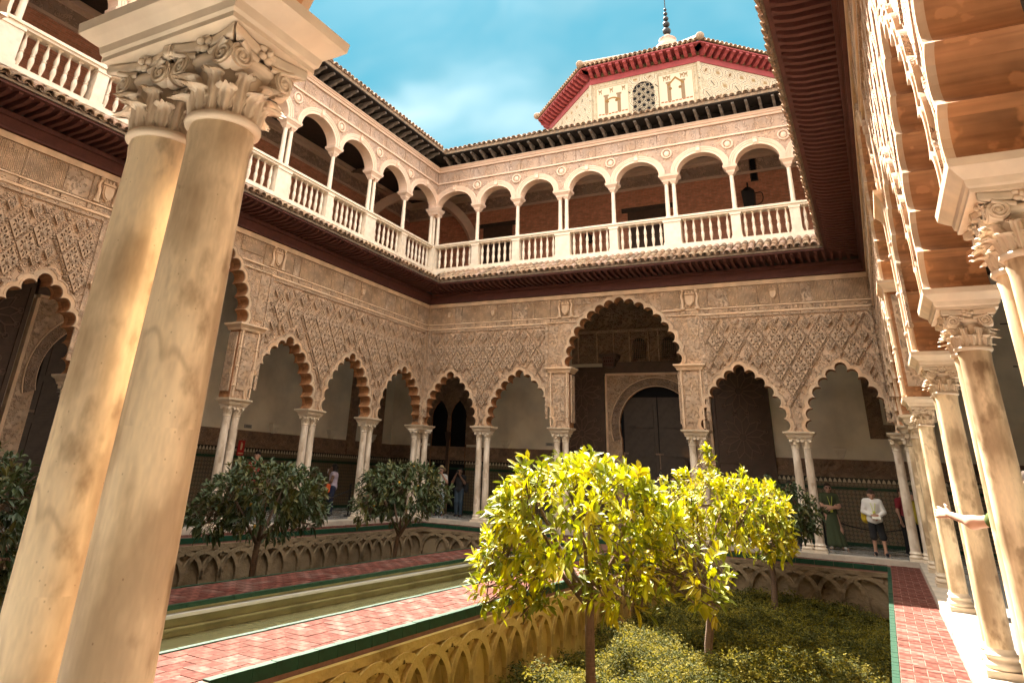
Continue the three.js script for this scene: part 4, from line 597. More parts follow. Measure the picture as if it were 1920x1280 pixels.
blindArcade('stone wall of blind arches at the far end of the left sunken bed', M.gardenStone, B.l1 - B.l0, [B.l0, 0, B.z0], 0);
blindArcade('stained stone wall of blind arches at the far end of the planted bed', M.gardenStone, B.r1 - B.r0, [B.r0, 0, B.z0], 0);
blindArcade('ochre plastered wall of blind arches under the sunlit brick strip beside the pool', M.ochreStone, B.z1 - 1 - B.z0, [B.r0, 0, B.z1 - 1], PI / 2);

// ---------------------------------------------------------------- trees and plants
for (const [k, c, t] of [['leafDark', [0.075, 0.105, 0.035], 0.35], ['leafDeep', [0.055, 0.088, 0.04], 0.3], ['leafOlive', [0.13, 0.125, 0.028], 0.4], ['leafYoung', [0.56, 0.56, 0.004], 0.6], ['leafGold', [0.52, 0.45, 0.004], 0.55], ['leafLime', [0.22, 0.26, 0.008], 0.5], ['shrubLeaf', [0.07, 0.075, 0.016], 0.35], ['shrubGold', [0.22, 0.185, 0.02], 0.45]]) mat(k, c, { transmission: t, thickness: 0, roughness: k[0] === 's' ? 0.85 : k === 'leafYoung' || k === 'leafGold' ? 0.62 : 0.5, specularIntensity: k[0] === 's' ? 0.2 : 0.6 });  // yellow leaves are a lit copy of the dark ones, sunlight in the colour
mat('bark', [0.16, 0.10, 0.065], { map: mottled(8, 0.5, 1.4, 0.2, 0.5), bumpMap: grain, bumpScale: 0.008, roughness: 0.95 });
mat('orangeFruit', [0.55, 0.30, 0.03], { roughness: 0.5 });
const _d = V(), _s = V(), _n = V(), UPV = V(0, 1, 0);
function leafInto(P, o, dir, len, wid, roll, droop) {          // a folded, drooping leaf of ten triangles
  _d.copy(dir); _s.crossVectors(_d, UPV); if (_s.lengthSq() < 0.01) _s.set(1, 0, 0); _s.normalize().applyAxisAngle(_d, roll); _n.crossVectors(_s, _d);
  const rows = [], W5 = [0.12, 0.72, 1, 0.78, 0.02];
  for (let j = 0; j < 5; j++) { const t = j / 4, y = -droop * len * t * t, w = W5[j] * wid / 2, c = [o.x + _d.x * len * t, o.y + _d.y * len * t + y, o.z + _d.z * len * t], f = 0.32 * w; rows.push([[c[0] - _s.x * w + _n.x * f, c[1] - _s.y * w + _n.y * f, c[2] - _s.z * w + _n.z * f], c, [c[0] + _s.x * w + _n.x * f, c[1] + _s.y * w + _n.y * f, c[2] + _s.z * w + _n.z * f]]); }
  for (let j = 0; j < 4; j++) for (let k = 0; k < 2; k++) { const a = rows[j][k], b = rows[j][k + 1], c = rows[j + 1][k + 1], d = rows[j + 1][k]; P.push(...a, ...b, ...c, ...a, ...c, ...d); }
}
function fromPoints(P) { const g = new THREE.BufferGeometry(); g.setAttribute('position', new THREE.BufferAttribute(new Float32Array(P), 3)); g.computeVertexNormals(); return planar(g); }
function orangeTree(label, [x, z], o) {
  const T = thing('orange_tree', label, 'tree', [x, -1.5, z], 0, o.group), r = rngOf(o.seed), a = (lo, hi) => lo + (hi - lo) * r(), L = o.lobes.map((l) => ({ c: V(l[0] - x, l[1] + 1.5, l[2] - z), r: V(l[3], l[4], l[5]), n: l[6] })), main = L[0], fork = V(a(-0.05, 0.05), o.fork + 1.5, a(-0.05, 0.05));
  part(T, 'trunk', planar(taper([V(0, 0, 0), V(a(-0.06, 0.06), 0.45, a(-0.05, 0.05)), V(a(-0.07, 0.07), 1.0, a(-0.05, 0.05)), fork], o.girth, o.girth * 0.8, 10, 9)), M.bark);
  if (o.stem2) part(T, 'trunk', planar(taper([V(0.13, 0, -0.03), V(0.1, 0.7, 0.02), V(0.02, 1.5, 0.03), fork.clone().add(V(0.05, 0.1, 0))], o.girth * 0.85, o.girth * 0.6, 10, 9)), M.bark);
  const limbs = [], ends = [];
  for (let k = 0; k < 7; k++) { const t = k / 7 * 6.28 + a(-0.3, 0.3), e = main.c.clone().add(V(Math.cos(t) * main.r.x * 0.62, a(-0.15, 0.4) * main.r.y, Math.sin(t) * main.r.z * 0.62)), m = fork.clone().lerp(e, 0.45).add(V(Math.cos(t) * 0.06, -0.05, Math.sin(t) * 0.06)); limbs.push(taper([fork.clone().add(V(0, -0.12 - 0.03 * k % 0.1, 0)), m, e], o.girth * 0.55, 0.014, 8, 6)); ends.push(e, m); }
  part(T, 'limbs', planar(merge(limbs)), M.bark);
  const buckets = o.mats.map(() => []), twig = [], near = [], fruit = [], out = V(), p = V(), dir = V();
  L.forEach((lb, li) => {
    for (let k = 0; k < lb.n; k++) {
      do out.set(a(-1, 1), a(-1, 1), a(-1, 1)); while (out.lengthSq() > 1 || out.lengthSq() < 0.01); const m = out.length(); out.normalize();
      const lump = 0.8 + 0.42 * vnoise(out.x * 3.1 + 9 + o.seed, out.y * 2.7 + out.z * 3.3 + 7, 64), q = Math.pow(m, 0.42) * lump; if (out.y < -0.55 && li === 0 && r() < 0.55) continue;
      p.set(lb.c.x + out.x * lb.r.x * q, lb.c.y + out.y * lb.r.y * q, lb.c.z + out.z * lb.r.z * q);
      const ax = V(out.x * 0.75 + a(-0.45, 0.45), out.y * 0.6 + (o.single ? 0.42 : 0.22) + a(-0.35, 0.35), out.z * 0.75 + a(-0.45, 0.45)).normalize(), n = 5 + Math.floor(r() * 4), b = Math.min(o.mats.length - 1, Math.floor(r() * o.mats.length * 0.999)), B2 = r() < 0.75 ? b : Math.floor(r() * o.mats.length);
      let best = ends[0], bd = 9; for (const e of ends) { const d = e.distanceTo(p); if (d < bd) { bd = d; best = e; } }
      if (k % 3 === 0 || li) twig.push(taper([li ? p.clone().addScaledVector(ax, -0.3).lerp(best, k % 4 ? 0 : 0.75) : best.clone().lerp(p, 0.25), best.clone().lerp(p, 0.65).add(V(0, 0.03, 0)), p.clone()], 0.008, 0.0035, 3, 4));
      const nearV = p.clone().add(T.position).distanceTo(camera.position);
      for (let i = 0; i < n; i++) {
        const t = i / n * 6.28 * 1.62 + a(-0.3, 0.3), sp = a(0.5, 1.25); dir.set(Math.cos(t), a(-0.3, 0.3), Math.sin(t)).cross(ax).normalize().multiplyScalar(Math.sin(sp)).addScaledVector(ax, Math.cos(sp)).normalize();
        const at = p.clone().addScaledVector(ax, -0.09 + 0.14 * i / n), len = o.leaf * a(0.65, 1.2), P = []; leafInto(P, at, dir, len, len * a(0.30, 0.42), a(-0.8, 0.8), a(0.02, o.single ? 0.3 : 0.45));
        if (o.single) near.push([nearV + a(0, 0.25), P, o.mats[B2]]); else for (const x of P) buckets[B2].push(x);
      }
      if (o.fruit && r() < 0.012) fruit.push(p.clone());
    }
  });
  near.sort((p, q) => p[0] - q[0]); near.forEach(([, P, m], i) => { if (i < 290) part(T, 'leaf', fromPoints(P), m); else for (const x of P) buckets[o.mats.indexOf(m)].push(x); });
  part(T, 'twigs', planar(merge(twig)), M.bark);
  const crown = sub(T, 'crown'); buckets.forEach((P, k) => P.length && tag(part(crown, 'foliage', fromPoints(P), o.mats[k]), null, null, null, 'stuff'));
  fruit.forEach((q) => part(T, 'orange', new THREE.SphereGeometry(0.035, 8, 6).translate(q.x, q.y, q.z), M.orangeFruit));
  return T;
}
const dark = [M.leafDark, M.leafDeep, M.leafDark, M.leafOlive], bright = [M.leafYoung, M.leafGold, M.leafLime, M.leafYoung, M.leafLime];  // same species twice: shaded leaf colours, and brighter ones with sunlight painted in
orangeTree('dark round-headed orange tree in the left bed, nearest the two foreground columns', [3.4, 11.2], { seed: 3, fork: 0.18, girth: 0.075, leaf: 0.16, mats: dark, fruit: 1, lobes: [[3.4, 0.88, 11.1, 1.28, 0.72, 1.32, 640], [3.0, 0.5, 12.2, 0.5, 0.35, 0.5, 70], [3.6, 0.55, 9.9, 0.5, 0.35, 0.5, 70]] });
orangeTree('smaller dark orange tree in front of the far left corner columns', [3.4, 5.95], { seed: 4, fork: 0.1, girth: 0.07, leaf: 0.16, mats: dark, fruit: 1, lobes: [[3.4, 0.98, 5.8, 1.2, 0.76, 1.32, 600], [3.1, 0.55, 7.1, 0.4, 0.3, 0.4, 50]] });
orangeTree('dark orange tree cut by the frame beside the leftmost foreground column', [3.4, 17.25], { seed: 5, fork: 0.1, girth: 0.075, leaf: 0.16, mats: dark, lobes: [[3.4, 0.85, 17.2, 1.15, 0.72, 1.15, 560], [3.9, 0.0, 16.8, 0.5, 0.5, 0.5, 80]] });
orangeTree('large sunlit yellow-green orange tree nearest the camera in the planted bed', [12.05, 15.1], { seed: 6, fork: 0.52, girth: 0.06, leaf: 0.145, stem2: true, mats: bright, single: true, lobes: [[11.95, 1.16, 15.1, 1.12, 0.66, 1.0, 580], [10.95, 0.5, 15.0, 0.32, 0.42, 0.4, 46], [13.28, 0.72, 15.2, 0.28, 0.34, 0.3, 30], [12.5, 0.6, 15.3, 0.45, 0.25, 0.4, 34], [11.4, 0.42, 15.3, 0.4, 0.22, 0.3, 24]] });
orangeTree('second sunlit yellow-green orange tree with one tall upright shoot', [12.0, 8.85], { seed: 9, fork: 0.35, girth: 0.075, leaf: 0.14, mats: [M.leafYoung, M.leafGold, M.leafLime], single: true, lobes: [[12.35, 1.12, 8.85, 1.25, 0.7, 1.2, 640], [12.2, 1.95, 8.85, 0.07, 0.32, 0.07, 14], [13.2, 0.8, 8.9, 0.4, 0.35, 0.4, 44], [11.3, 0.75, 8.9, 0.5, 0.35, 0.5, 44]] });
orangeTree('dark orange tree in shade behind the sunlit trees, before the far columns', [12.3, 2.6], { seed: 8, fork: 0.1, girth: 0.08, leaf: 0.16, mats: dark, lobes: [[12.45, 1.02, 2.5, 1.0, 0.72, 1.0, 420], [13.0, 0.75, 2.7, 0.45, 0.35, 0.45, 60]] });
{ // low ground cover in the planted bed, and a thin one in the left bed
  const P = [[], []], r = rngOf(41), a = (lo, hi) => lo + (hi - lo) * r(), d = V();
  for (let v = 0; v < 2; v++) for (let k = 0; k < 18; k++) { d.set(a(-1, 1), a(-0.1, 1.1), a(-1, 1)).normalize(); leafInto(P[v], V(a(-0.09, 0.09), a(0, 0.12), a(-0.09, 0.09)), d, a(0.022, 0.052), a(0.013, 0.024), a(-1, 1), 0.3); }
  const bed = (name, x0, x1, z0, z1, n, base, m, g, seed) => { const im = new THREE.InstancedMesh(g, m, n), M4 = new THREE.Matrix4(), e = new THREE.Euler(), q = new THREE.Quaternion(), rr = rngOf(seed); for (let i = 0; i < n; i++) { const x = lerp(x0, x1, rr()), z = lerp(z0, z1, rr()), h = 0.08 + 0.42 * smoothstep(fbm(x * 0.16, z * 0.16, 8, 5), 0.3, 0.75), s = 0.8 + 0.9 * rr(); M4.compose(V(x, base + h * Math.pow(rr(), 0.5), z), q.setFromEuler(e.set(rr() - 0.5, rr() * 6.28, rr() - 0.5)), V(s, s, s)); im.setMatrixAt(i, M4); } im.name = numbered(name); im.castShadow = im.receiveShadow = true; scene.add(im); tag(im, null, null, null, 'stuff'); };
  bed('ground_cover', B.r0 + 0.1, B.r1 - 0.05, B.z0 + 0.1, 17.9, 15000, -1.5, M.shrubLeaf, fromPoints(P[0]), 51);
  bed('ground_cover', B.r0 + 0.1, B.r1 - 0.05, B.z0 + 0.1, 17.9, 9000, -1.47, M.shrubGold, fromPoints(P[1]), 52);
  bed('ground_cover', B.l0 + 0.1, B.l1 - 0.1, B.z0 + 0.1, 17.9, 2200, -1.56, M.leafDark, fromPoints(P[1]), 53);
}

// ---------------------------------------------------------------- people
const skins = { pale: [0.52, 0.30, 0.22], tan: [0.40, 0.22, 0.15], brown: [0.18, 0.095, 0.06] };
for (const k in skins) mat('skin_' + k, skins[k], { roughness: 0.6 });
const cloth = (n, c) => M[n] || mat(n, c, { roughness: 0.95, bumpMap: plasterBump, bumpScale: 0.003 });
cloth('hairBlack', [0.015, 0.012, 0.01]); cloth('hairBrown', [0.05, 0.03, 0.02]); cloth('hairGrey', [0.12, 0.11, 0.10]); cloth('shoeDark', [0.02, 0.02, 0.025]); cloth('shoeLight', [0.5, 0.47, 0.44]);
function blob(bones, k, res) { res = Math.min(res, 96) === res && res > 60 && res < 96 ? 60 : res;                                 // smooth union of tapered capsules, meshed on a grid fitted to them
  const lo = V(9, 9, 9), hi = V(-9, -9, -9); for (const b of bones) for (const [p, r] of [[b[0], b[2]], [b[1], b[3]]]) { lo.min(V(p.x - r - 0.03, p.y - r - 0.03, p.z - r - 0.03)); hi.max(V(p.x + r + 0.03, p.y + r + 0.03, p.z + r + 0.03)); }
  const mc = new MarchingCubes(res, new THREE.MeshStandardMaterial(), false, false, 220000), c = lo.clone().add(hi).multiplyScalar(0.5), h = hi.clone().sub(lo).multiplyScalar(0.5), H = res / 2, F = mc.field; F.fill(-1);
  const acc = new Float32Array(res ** 3);
  for (const [A, Bv, ra, rb] of bones) {
    const dx = Bv.x - A.x, dy = Bv.y - A.y, dz = Bv.z - A.z, dd = dx * dx + dy * dy + dz * dz || 1e-9, rr = Math.max(ra, rb) + 0.1, ix = (v, ax) => ((v - c[ax]) / h[ax]) * H + H;
    const x0 = Math.max(0, Math.floor(ix(Math.min(A.x, Bv.x) - rr, 'x'))), x1 = Math.min(res - 1, Math.ceil(ix(Math.max(A.x, Bv.x) + rr, 'x'))), y0 = Math.max(0, Math.floor(ix(Math.min(A.y, Bv.y) - rr, 'y'))), y1 = Math.min(res - 1, Math.ceil(ix(Math.max(A.y, Bv.y) + rr, 'y'))), z0 = Math.max(0, Math.floor(ix(Math.min(A.z, Bv.z) - rr, 'z'))), z1 = Math.min(res - 1, Math.ceil(ix(Math.max(A.z, Bv.z) + rr, 'z')));
    for (let z = z0; z <= z1; z++) for (let y = y0; y <= y1; y++) for (let x = x0; x <= x1; x++) {
      const px = c.x + (x - H) / H * h.x - A.x, py = c.y + (y - H) / H * h.y - A.y, pz = c.z + (z - H) / H * h.z - A.z, t = clamp((px * dx + py * dy + pz * dz) / dd, 0, 1), qx = px - dx * t, qy = py - dy * t, qz = pz - dz * t;
      acc[x + y * res + z * res * res] += Math.exp(-k * (Math.sqrt(qx * qx + qy * qy + qz * qz) - ra - (rb - ra) * t));
    }
  }
  for (let i = 0; i < acc.length; i++) F[i] = acc[i] > 0 ? clamp(Math.log(acc[i]) / k, -1, 1) : -1;
  mc.isolation = 0; mc.update();
  const n = mc.count ?? mc.geometry.drawRange.count, p = new Float32Array(n * 3), nn = new Float32Array(n * 3), v = V();
  for (let i = 0; i < n; i++) { p[3 * i] = c.x + mc.positionArray[3 * i] * h.x; p[3 * i + 1] = c.y + mc.positionArray[3 * i + 1] * h.y; p[3 * i + 2] = c.z + mc.positionArray[3 * i + 2] * h.z; v.set(mc.normalArray[3 * i] / h.x, mc.normalArray[3 * i + 1] / h.y, mc.normalArray[3 * i + 2] / h.z).normalize(); nn.set([v.x, v.y, v.z], 3 * i); }
  const g = new THREE.BufferGeometry(); g.setAttribute('position', new THREE.BufferAttribute(p, 3)); g.setAttribute('normal', new THREE.BufferAttribute(nn, 3));
  const e1 = V(), e2 = V(), a = V(), b = V(), cc = V(); a.fromArray(p, 0); if (n) { b.fromArray(p, 3); cc.fromArray(p, 6); e1.subVectors(b, a); e2.subVectors(cc, a); if (e1.cross(e2).dot(v.fromArray(nn, 0)) < 0) for (let i = 0; i < nn.length; i++) nn[i] = -nn[i]; }
  return planar(g);
}
function fingersAt(wrist, dir, palmN, big) {                   // palm, four unequal fingers and a thumb from its side
  const d = dir.clone().normalize(), s = d.clone().cross(palmN).normalize(), L = [], n = palmN.clone().normalize(), pt = (a, b, c) => wrist.clone().addScaledVector(d, a).addScaledVector(s, b).addScaledVector(n, c);
  for (const t of [-0.028, -0.01, 0.01, 0.027]) L.push([pt(0, t * 0.6, 0), pt(0.085, t, 0), 0.017, 0.014]);
  [[-0.031, 0.062], [-0.0105, 0.078], [0.0105, 0.084], [0.0315, 0.074]].forEach(([t, l]) => { const k1 = pt(0.09, t, 0), k2 = pt(0.09 + l * 0.5, t * 1.25, 0.006), k3 = pt(0.09 + l, t * 1.38, 0.022); L.push([k1, k2, 0.0095, 0.0085], [k2, k3, 0.0085, 0.007]); });
  L.push([pt(0.02, 0.03, 0.004), pt(0.05, 0.062, 0.014), 0.014, 0.0105], [pt(0.05, 0.062, 0.014), pt(0.082, 0.078, 0.012), 0.0105, 0.008]);
  return blob(L, 160, big ? 96 : 40);
}
function person(label, [x, z], turn, o) {
  const T = thing('person', label, 'person', [x, 0, z], turn), s = (o.h || 1.68) / 1.72, v = (a, b, c) => V(a * s, b * s, c * s), hd = o.head || [0, 0.01, 0.03], H = v(hd[0], 1.60 + hd[1], 0.01 + hd[2]), arms = o.arms, st = o.stance || [[-0.1, 0], [0.1, 0.02]];
  const skin = M['skin_' + (o.skin || 'pale')], sh = [v(-0.175, 1.40, 0), v(0.175, 1.40, 0)], hip = [v(-0.09, 0.92, 0), v(0.09, 0.92, 0)], knee = st.map(([a, b], i) => v(a * 0.95, 0.5, b * 0.5 + 0.035)), foot = st.map(([a, b]) => v(a, 0.08, b)), el = arms.map((q) => v(...q[0])), wr = arms.map((q) => v(...q[1])), face = V(Math.sin(o.look || 0), 0, Math.cos(o.look || 0)), nod = o.nod || 0, fx = (a, b, c) => { const q = V(a, b, c).applyAxisAngle(V(1, 0, 0), nod).applyAxisAngle(UPV, o.look || 0); return H.clone().addScaledVector(q, s); };
  const torso = [[v(0, 1.36, 0), v(0, 1.2, 0.012), 0.125, 0.12], [v(-0.06, 1.33, 0), v(0.06, 1.33, 0), 0.115, 0.115], [v(0, 1.18, 0.01), v(0, 0.98, 0), 0.115, 0.125], [v(-0.05, 0.96, 0), v(0.05, 0.96, 0), 0.115, 0.115], [sh[0].clone().lerp(v(0, 1.38, 0), 0.4), sh[0], 0.08, 0.062], [sh[1].clone().lerp(v(0, 1.38, 0), 0.4), sh[1], 0.08, 0.062]];
  const armB = [0, 1].flatMap((i) => [[sh[i], el[i], 0.052, 0.04], [el[i], wr[i], 0.04, 0.026]]), legB = [0, 1].flatMap((i) => [[hip[i], knee[i], 0.085, 0.055], [knee[i], foot[i], 0.056, 0.036], [foot[i].clone().add(v(0, -0.03, 0)), foot[i].clone().add(v(st[i][0] * 0.4, -0.045, 0.13)), 0.04, 0.03]]);
  const head = [[fx(0, 0.035, -0.015), fx(0, 0.02, 0.005), 0.088, 0.084], [fx(0, -0.03, 0.02), fx(0, -0.075, 0.045), 0.066, 0.04], [fx(0, 0.012, 0.09), fx(0, -0.022, 0.108), 0.011, 0.014], [fx(-0.084, 0.01, -0.01), fx(-0.088, -0.025, -0.01), 0.016, 0.012], [fx(0.084, 0.01, -0.01), fx(0.088, -0.025, -0.01), 0.016, 0.012], [fx(0, -0.05, -0.03), v(0, 1.40, -0.015), 0.052, 0.062], [fx(-0.018, -0.058, 0.082), fx(0.018, -0.058, 0.082), 0.009, 0.009]];
  const bodyG = [blob([...torso.map((b) => [b[0], b[1], b[2] - 0.012, b[3] - 0.012]), ...armB, ...legB, [fx(0, -0.04, -0.02), v(0, 1.40, -0.015), 0.05, 0.06]], 45, 84), blob(head, 90, 56)];
  for (let i = 0; i < 2; i++) { const d = wr[i].clone().sub(el[i]); if (arms[i][2]) d.set(...arms[i][2]); bodyG.push(fingersAt(wr[i], d, V(...(arms[i][3] || [0, 0, 1])), o.bigHands)); }
  const body = part(T, 'body', merge(bodyG), skin);
  for (const e of [-0.033, 0.033]) part(T, 'eye', new THREE.SphereGeometry(0.011 * s, 8, 6).translate(...fx(e, 0.012, 0.079).toArray()), M.shoeDark);
  const off = (L, d) => L.map((b) => [b[0], b[1], b[2] + d, b[3] + d]), up = armB.filter((_, k) => k % 2 === 0), lowA = armB.filter((_, k) => k % 2);
  if (o.top) { const L = off(torso, 0.014); if (o.sleeve !== 0) up.forEach((b) => L.push([b[0], b[0].clone().lerp(b[1], o.sleeve ?? 0.62), 0.07, 0.064])); if (o.longSleeve) lowA.forEach((b) => L.push([b[0], b[0].clone().lerp(b[1], 0.75), 0.052, 0.045])), up.forEach((b) => L.push([b[0], b[1], 0.062, 0.054])); if (o.loose) L.push([v(-0.07, 0.95, 0.02), v(0.07, 0.95, 0.02), 0.128, 0.128]); part(T, 'shirt', blob(L, 50, 84), o.top); }
  if (o.skirt) { const L = []; for (let k = 0; k < 9; k++) { const a = k / 9 * 6.28; L.push([v(Math.cos(a) * 0.07, 0.98, Math.sin(a) * 0.06), v(Math.cos(a) * 0.2 + (o.sway || 0), 0.13, Math.sin(a) * 0.17), 0.075, 0.075]); } part(T, 'skirt', blob(L, 70, 84), o.skirt); }
  if (o.pants) { const e = o.short ? 0.95 : 1, L = off([torso[3]], 0.012); [0, 1].forEach((i) => { L.push([hip[i], knee[i], 0.105, 0.08]); if (!o.short) L.push([knee[i], foot[i].clone().add(v(0, 0.0, 0)), 0.078, 0.06]); else L.push([knee[i], knee[i].clone().add(v(0, -0.03, 0)), 0.085, 0.085]); }); part(T, 'trousers', blob(L, 55, 84), o.pants); }
  [0, 1].forEach((i) => part(T, 'shoe', planar(merge([new THREE.SphereGeometry(1, 12, 8).scale(0.05, 0.045, 0.135).translate(foot[i].x + st[i][0] * 0.15, 0.045, foot[i].z + 0.055)])), o.shoes || M.shoeDark));
  if (o.hair) { const L = [[fx(0, 0.055, -0.03), fx(0, 0.04, -0.02), 0.09, 0.092], [fx(0, 0.095, 0.03), fx(0, 0.075, 0.05), 0.045, 0.035]]; if (o.hairLong) L.push([fx(0, 0.02, -0.06), fx(0.02, -0.1, -0.08), 0.085, 0.075], [fx(-0.07, 0.03, -0.03), fx(-0.075, -0.08, -0.03), 0.045, 0.04], [fx(0.07, 0.03, -0.03), fx(0.075, -0.08, -0.03), 0.045, 0.04]); if (o.bun) L.push([fx(0, 0.09, -0.1), fx(0, 0.08, -0.12), 0.05, 0.05]); part(T, 'hair', blob(L, 80, 40), o.hair); }
  if (o.hat) part(T, 'hat', planar(moved(lathe([[0.0, 0.14], [0.07, 0.135], [0.095, 0.06], [0.1, 0.03], [0.17, 0.02], [0.185, 0.0], [0.17, 0.012], [0.1, 0.022]], 24), H.x, H.y + 0.045, H.z - 0.03, 0, -0.5)), o.hat);
  if (o.glasses) { part(T, 'sunglasses', planar(merge([-0.034, 0.034].map((e) => new THREE.SphereGeometry(0.028, 10, 6).scale(1, 0.75, 0.4).translate(...fx(e, 0.012, 0.088).toArray())).concat([tube([fx(-0.085, 0.02, 0.0), fx(-0.07, 0.018, 0.07), fx(0, 0.02, 0.1), fx(0.07, 0.018, 0.07), fx(0.085, 0.02, 0.0)], 0.006, 10, 5)]))), M.flatBlack); }
  if (o.lanyard) part(T, 'lanyard', planar(merge([tube([v(-0.07, 1.44, -0.02), v(-0.06, 1.38, 0.14), v(-0.01, 1.12, 0.165)], 0.008, 10, 5), tube([v(0.07, 1.44, -0.02), v(0.06, 1.38, 0.14), v(0.01, 1.12, 0.165)], 0.008, 10, 5), box(-0.035, 0.035, 0.98, 1.1, 0.165, 0.172)])), o.lanyard);
  if (o.held) part(T, o.held[0], o.held[1](v), o.held[2]);
  if (o.bag) part(T, 'bag', blob(o.bag[0].map(([a, b, c, d]) => [v(...a), v(...b), c, d]), 60, 40), o.bag[1]);
  return T;
}
const lime = cloth('lanyardLime', [0.55, 0.6, 0.1]), denim = cloth('denim', [0.03, 0.05, 0.075]), black = cloth('blackCloth', [0.014, 0.014, 0.016]), white = cloth('whiteCloth', [0.72, 0.70, 0.68]), green = cloth('greenDress', [0.06, 0.078, 0.038]);
const hang = [[[-0.24, 1.13, -0.01], [-0.24, 0.88, 0.05]], [[0.24, 1.13, -0.01], [0.24, 0.88, 0.05]]], aim = [[[-0.27, 1.2, 0.13], [-0.07, 1.5, 0.24], [0.15, 0.5, -0.1], [0.9, 0, -0.3]], [[0.27, 1.2, 0.13], [0.07, 1.5, 0.24], [-0.15, 0.5, -0.1], [-0.9, 0, -0.3]]];
const camG = (v) => box(-0.05, 0.05, -0.035, 0.035, -0.03, 0.03).translate(...v(0, 1.6, 0.26).toArray());
person('dark-haired person whose head shows above the nearest dark tree', [-1.8, 6.3], 0.9, { h: 1.82, skin: 'pale', hair: M.hairBlack, top: cloth('redShirt', [0.30, 0.05, 0.04]), pants: denim, arms: hang, look: -0.5 });
person('woman in a lilac sleeveless top holding a phone, between the two dark trees', [-1.45, 2.9], -1.0, { h: 1.56, skin: 'brown', hair: M.hairBlack, hairLong: true, top: cloth('lilacTop', [0.50, 0.42, 0.52]), sleeve: 0, pants: cloth('navyCloth', [0.02, 0.025, 0.06]), arms: [[[-0.26, 1.16, 0.05], [-0.08, 1.42, 0.22], [0.1, 0.5, 0.1], [1, 0, 0]], [[0.25, 1.14, 0.06], [0.08, 1.06, 0.24]]], held: ['phone', (v) => box(-0.035, 0.035, -0.075, 0.075, -0.006, 0.006).rotateX(-0.3).translate(...v(-0.05, 1.5, 0.25).toArray()), cloth('phoneCase', [0.6, 0.68, 0.72])], bag: [[[[0.16, 0.98, 0.16], [0.16, 0.84, 0.16], 0.09, 0.08]], cloth('orangeBag', [0.75, 0.14, 0.04])] });
person('person in a white shirt and straw sun hat raising a camera', [0.13, -1.6], 0.35, { h: 1.66, skin: 'pale', hair: M.hairGrey, top: white, loose: true, pants: cloth('paleBlue', [0.35, 0.42, 0.5]), arms: aim, hat: cloth('straw', [0.62, 0.52, 0.32]), lanyard: lime, held: ['camera', camG, black], nod: -0.15 });
person('man in a black T-shirt and jeans raising a camera, shoulder bag at his side', [0.77, -1.95], 0.1, { h: 1.66, skin: 'brown', hair: M.hairBlack, top: black, pants: denim, arms: aim, held: ['camera', camG, black], bag: [[[[0.24, 1.12, -0.06], [0.25, 0.96, -0.06], 0.1, 0.1]], black] });
person('woman in a long green dress and sunglasses with folded arms', [13.52, -1.9], 0.25, { h: 1.74, skin: 'pale', hair: M.hairBrown, hairLong: false, top: green, skirt: green, sway: 0.06, arms: [[[-0.25, 1.14, 0.05], [0.06, 1.1, 0.21], [1, 0.1, 0], [0, 0, -1]], [[0.25, 1.14, 0.05], [-0.02, 1.07, 0.23], [-1, 0.05, 0], [0, 0, -1]]], glasses: true, lanyard: lime, shoes: M.shoeLight, stance: [[-0.1, 0], [0.2, 0.1]] });
person('person in a white blouse and black shorts reading a leaflet, yellow bag behind', [14.66, -0.95], 0.1, { h: 1.63, skin: 'tan', hair: M.hairBrown, bun: true, top: white, longSleeve: true, loose: true, pants: black, short: true, arms: [[[-0.27, 1.14, 0.03], [-0.06, 1.03, 0.22], [1, 0, 0.1], [0, 0, -1]], [[0.27, 1.14, 0.03], [0.08, 1.0, 0.24], [-0.9, -0.1, 0.2], [0, 0, -1]]], lanyard: lime, nod: 0.35, head: [0, -0.01, 0.05], held: ['leaflet', (v) => box(-0.11, 0.1, -0.005, 0.002, -0.08, 0.08).rotateX(0.5).translate(...v(0.03, 1.0, 0.3).toArray()), cloth('paper', [0.7, 0.68, 0.6])], bag: [[[[-0.18, 1.1, -0.16], [-0.2, 0.95, -0.16], 0.13, 0.13]], cloth('yellowBag', [0.5, 0.36, 0.02])], stance: [[-0.1, 0], [0.15, 0.08]] });
person('person in a dark red top half hidden by the far right corner columns', [15.42, -2.4], 0.9, { h: 1.7, skin: 'tan', hair: M.hairBrown, top: cloth('maroon', [0.22, 0.02, 0.03]), pants: black, arms: hang });
person('person in a yellow top behind the far right corner columns', [15.62, -1.95], 0.9, { h: 1.62, skin: 'tan', hair: M.hairGrey, top: cloth('yellowTop', [0.55, 0.42, 0.05]), pants: black, arms: hang });
person('person in sunglasses behind the shaded tree in front of the far columns', [12.5, -1.7], 0.1, { h: 1.76, skin: 'pale', hair: M.hairBlack, top: black, pants: black, arms: hang, glasses: true });
person('dark-haired person in the dim great doorway, on the left of the group', [8.12, -3.3], 0.4, { h: 1.78, skin: 'tan', hair: M.hairBlack, top: cloth('greyTop', [0.10, 0.09, 0.09]), pants: black, arms: hang });
person('person in a grey top with back turned in the great doorway', [8.6, -3.25], 2.9, { h: 1.84, skin: 'tan', hair: M.hairBlack, top: cloth('greyTop', [0.10, 0.09, 0.09]), pants: black, arms: hang });
person('person in olive behind the right-hand columns, one bare arm stretched out into the sun', [16.04, 15.85], -0.15, { h: 1.78, skin: 'pale', hair: M.hairBrown, top: cloth('olive', [0.07, 0.10, 0.015]), pants: black, sleeve: 0.45, bigHands: true, arms: [[[-0.44, 1.355, -0.16], [-0.62, 1.40, -0.38], [-0.55, 0.06, -0.7], [0.3, 0.1, 0.9]], hang[1]], look: 0.2 });

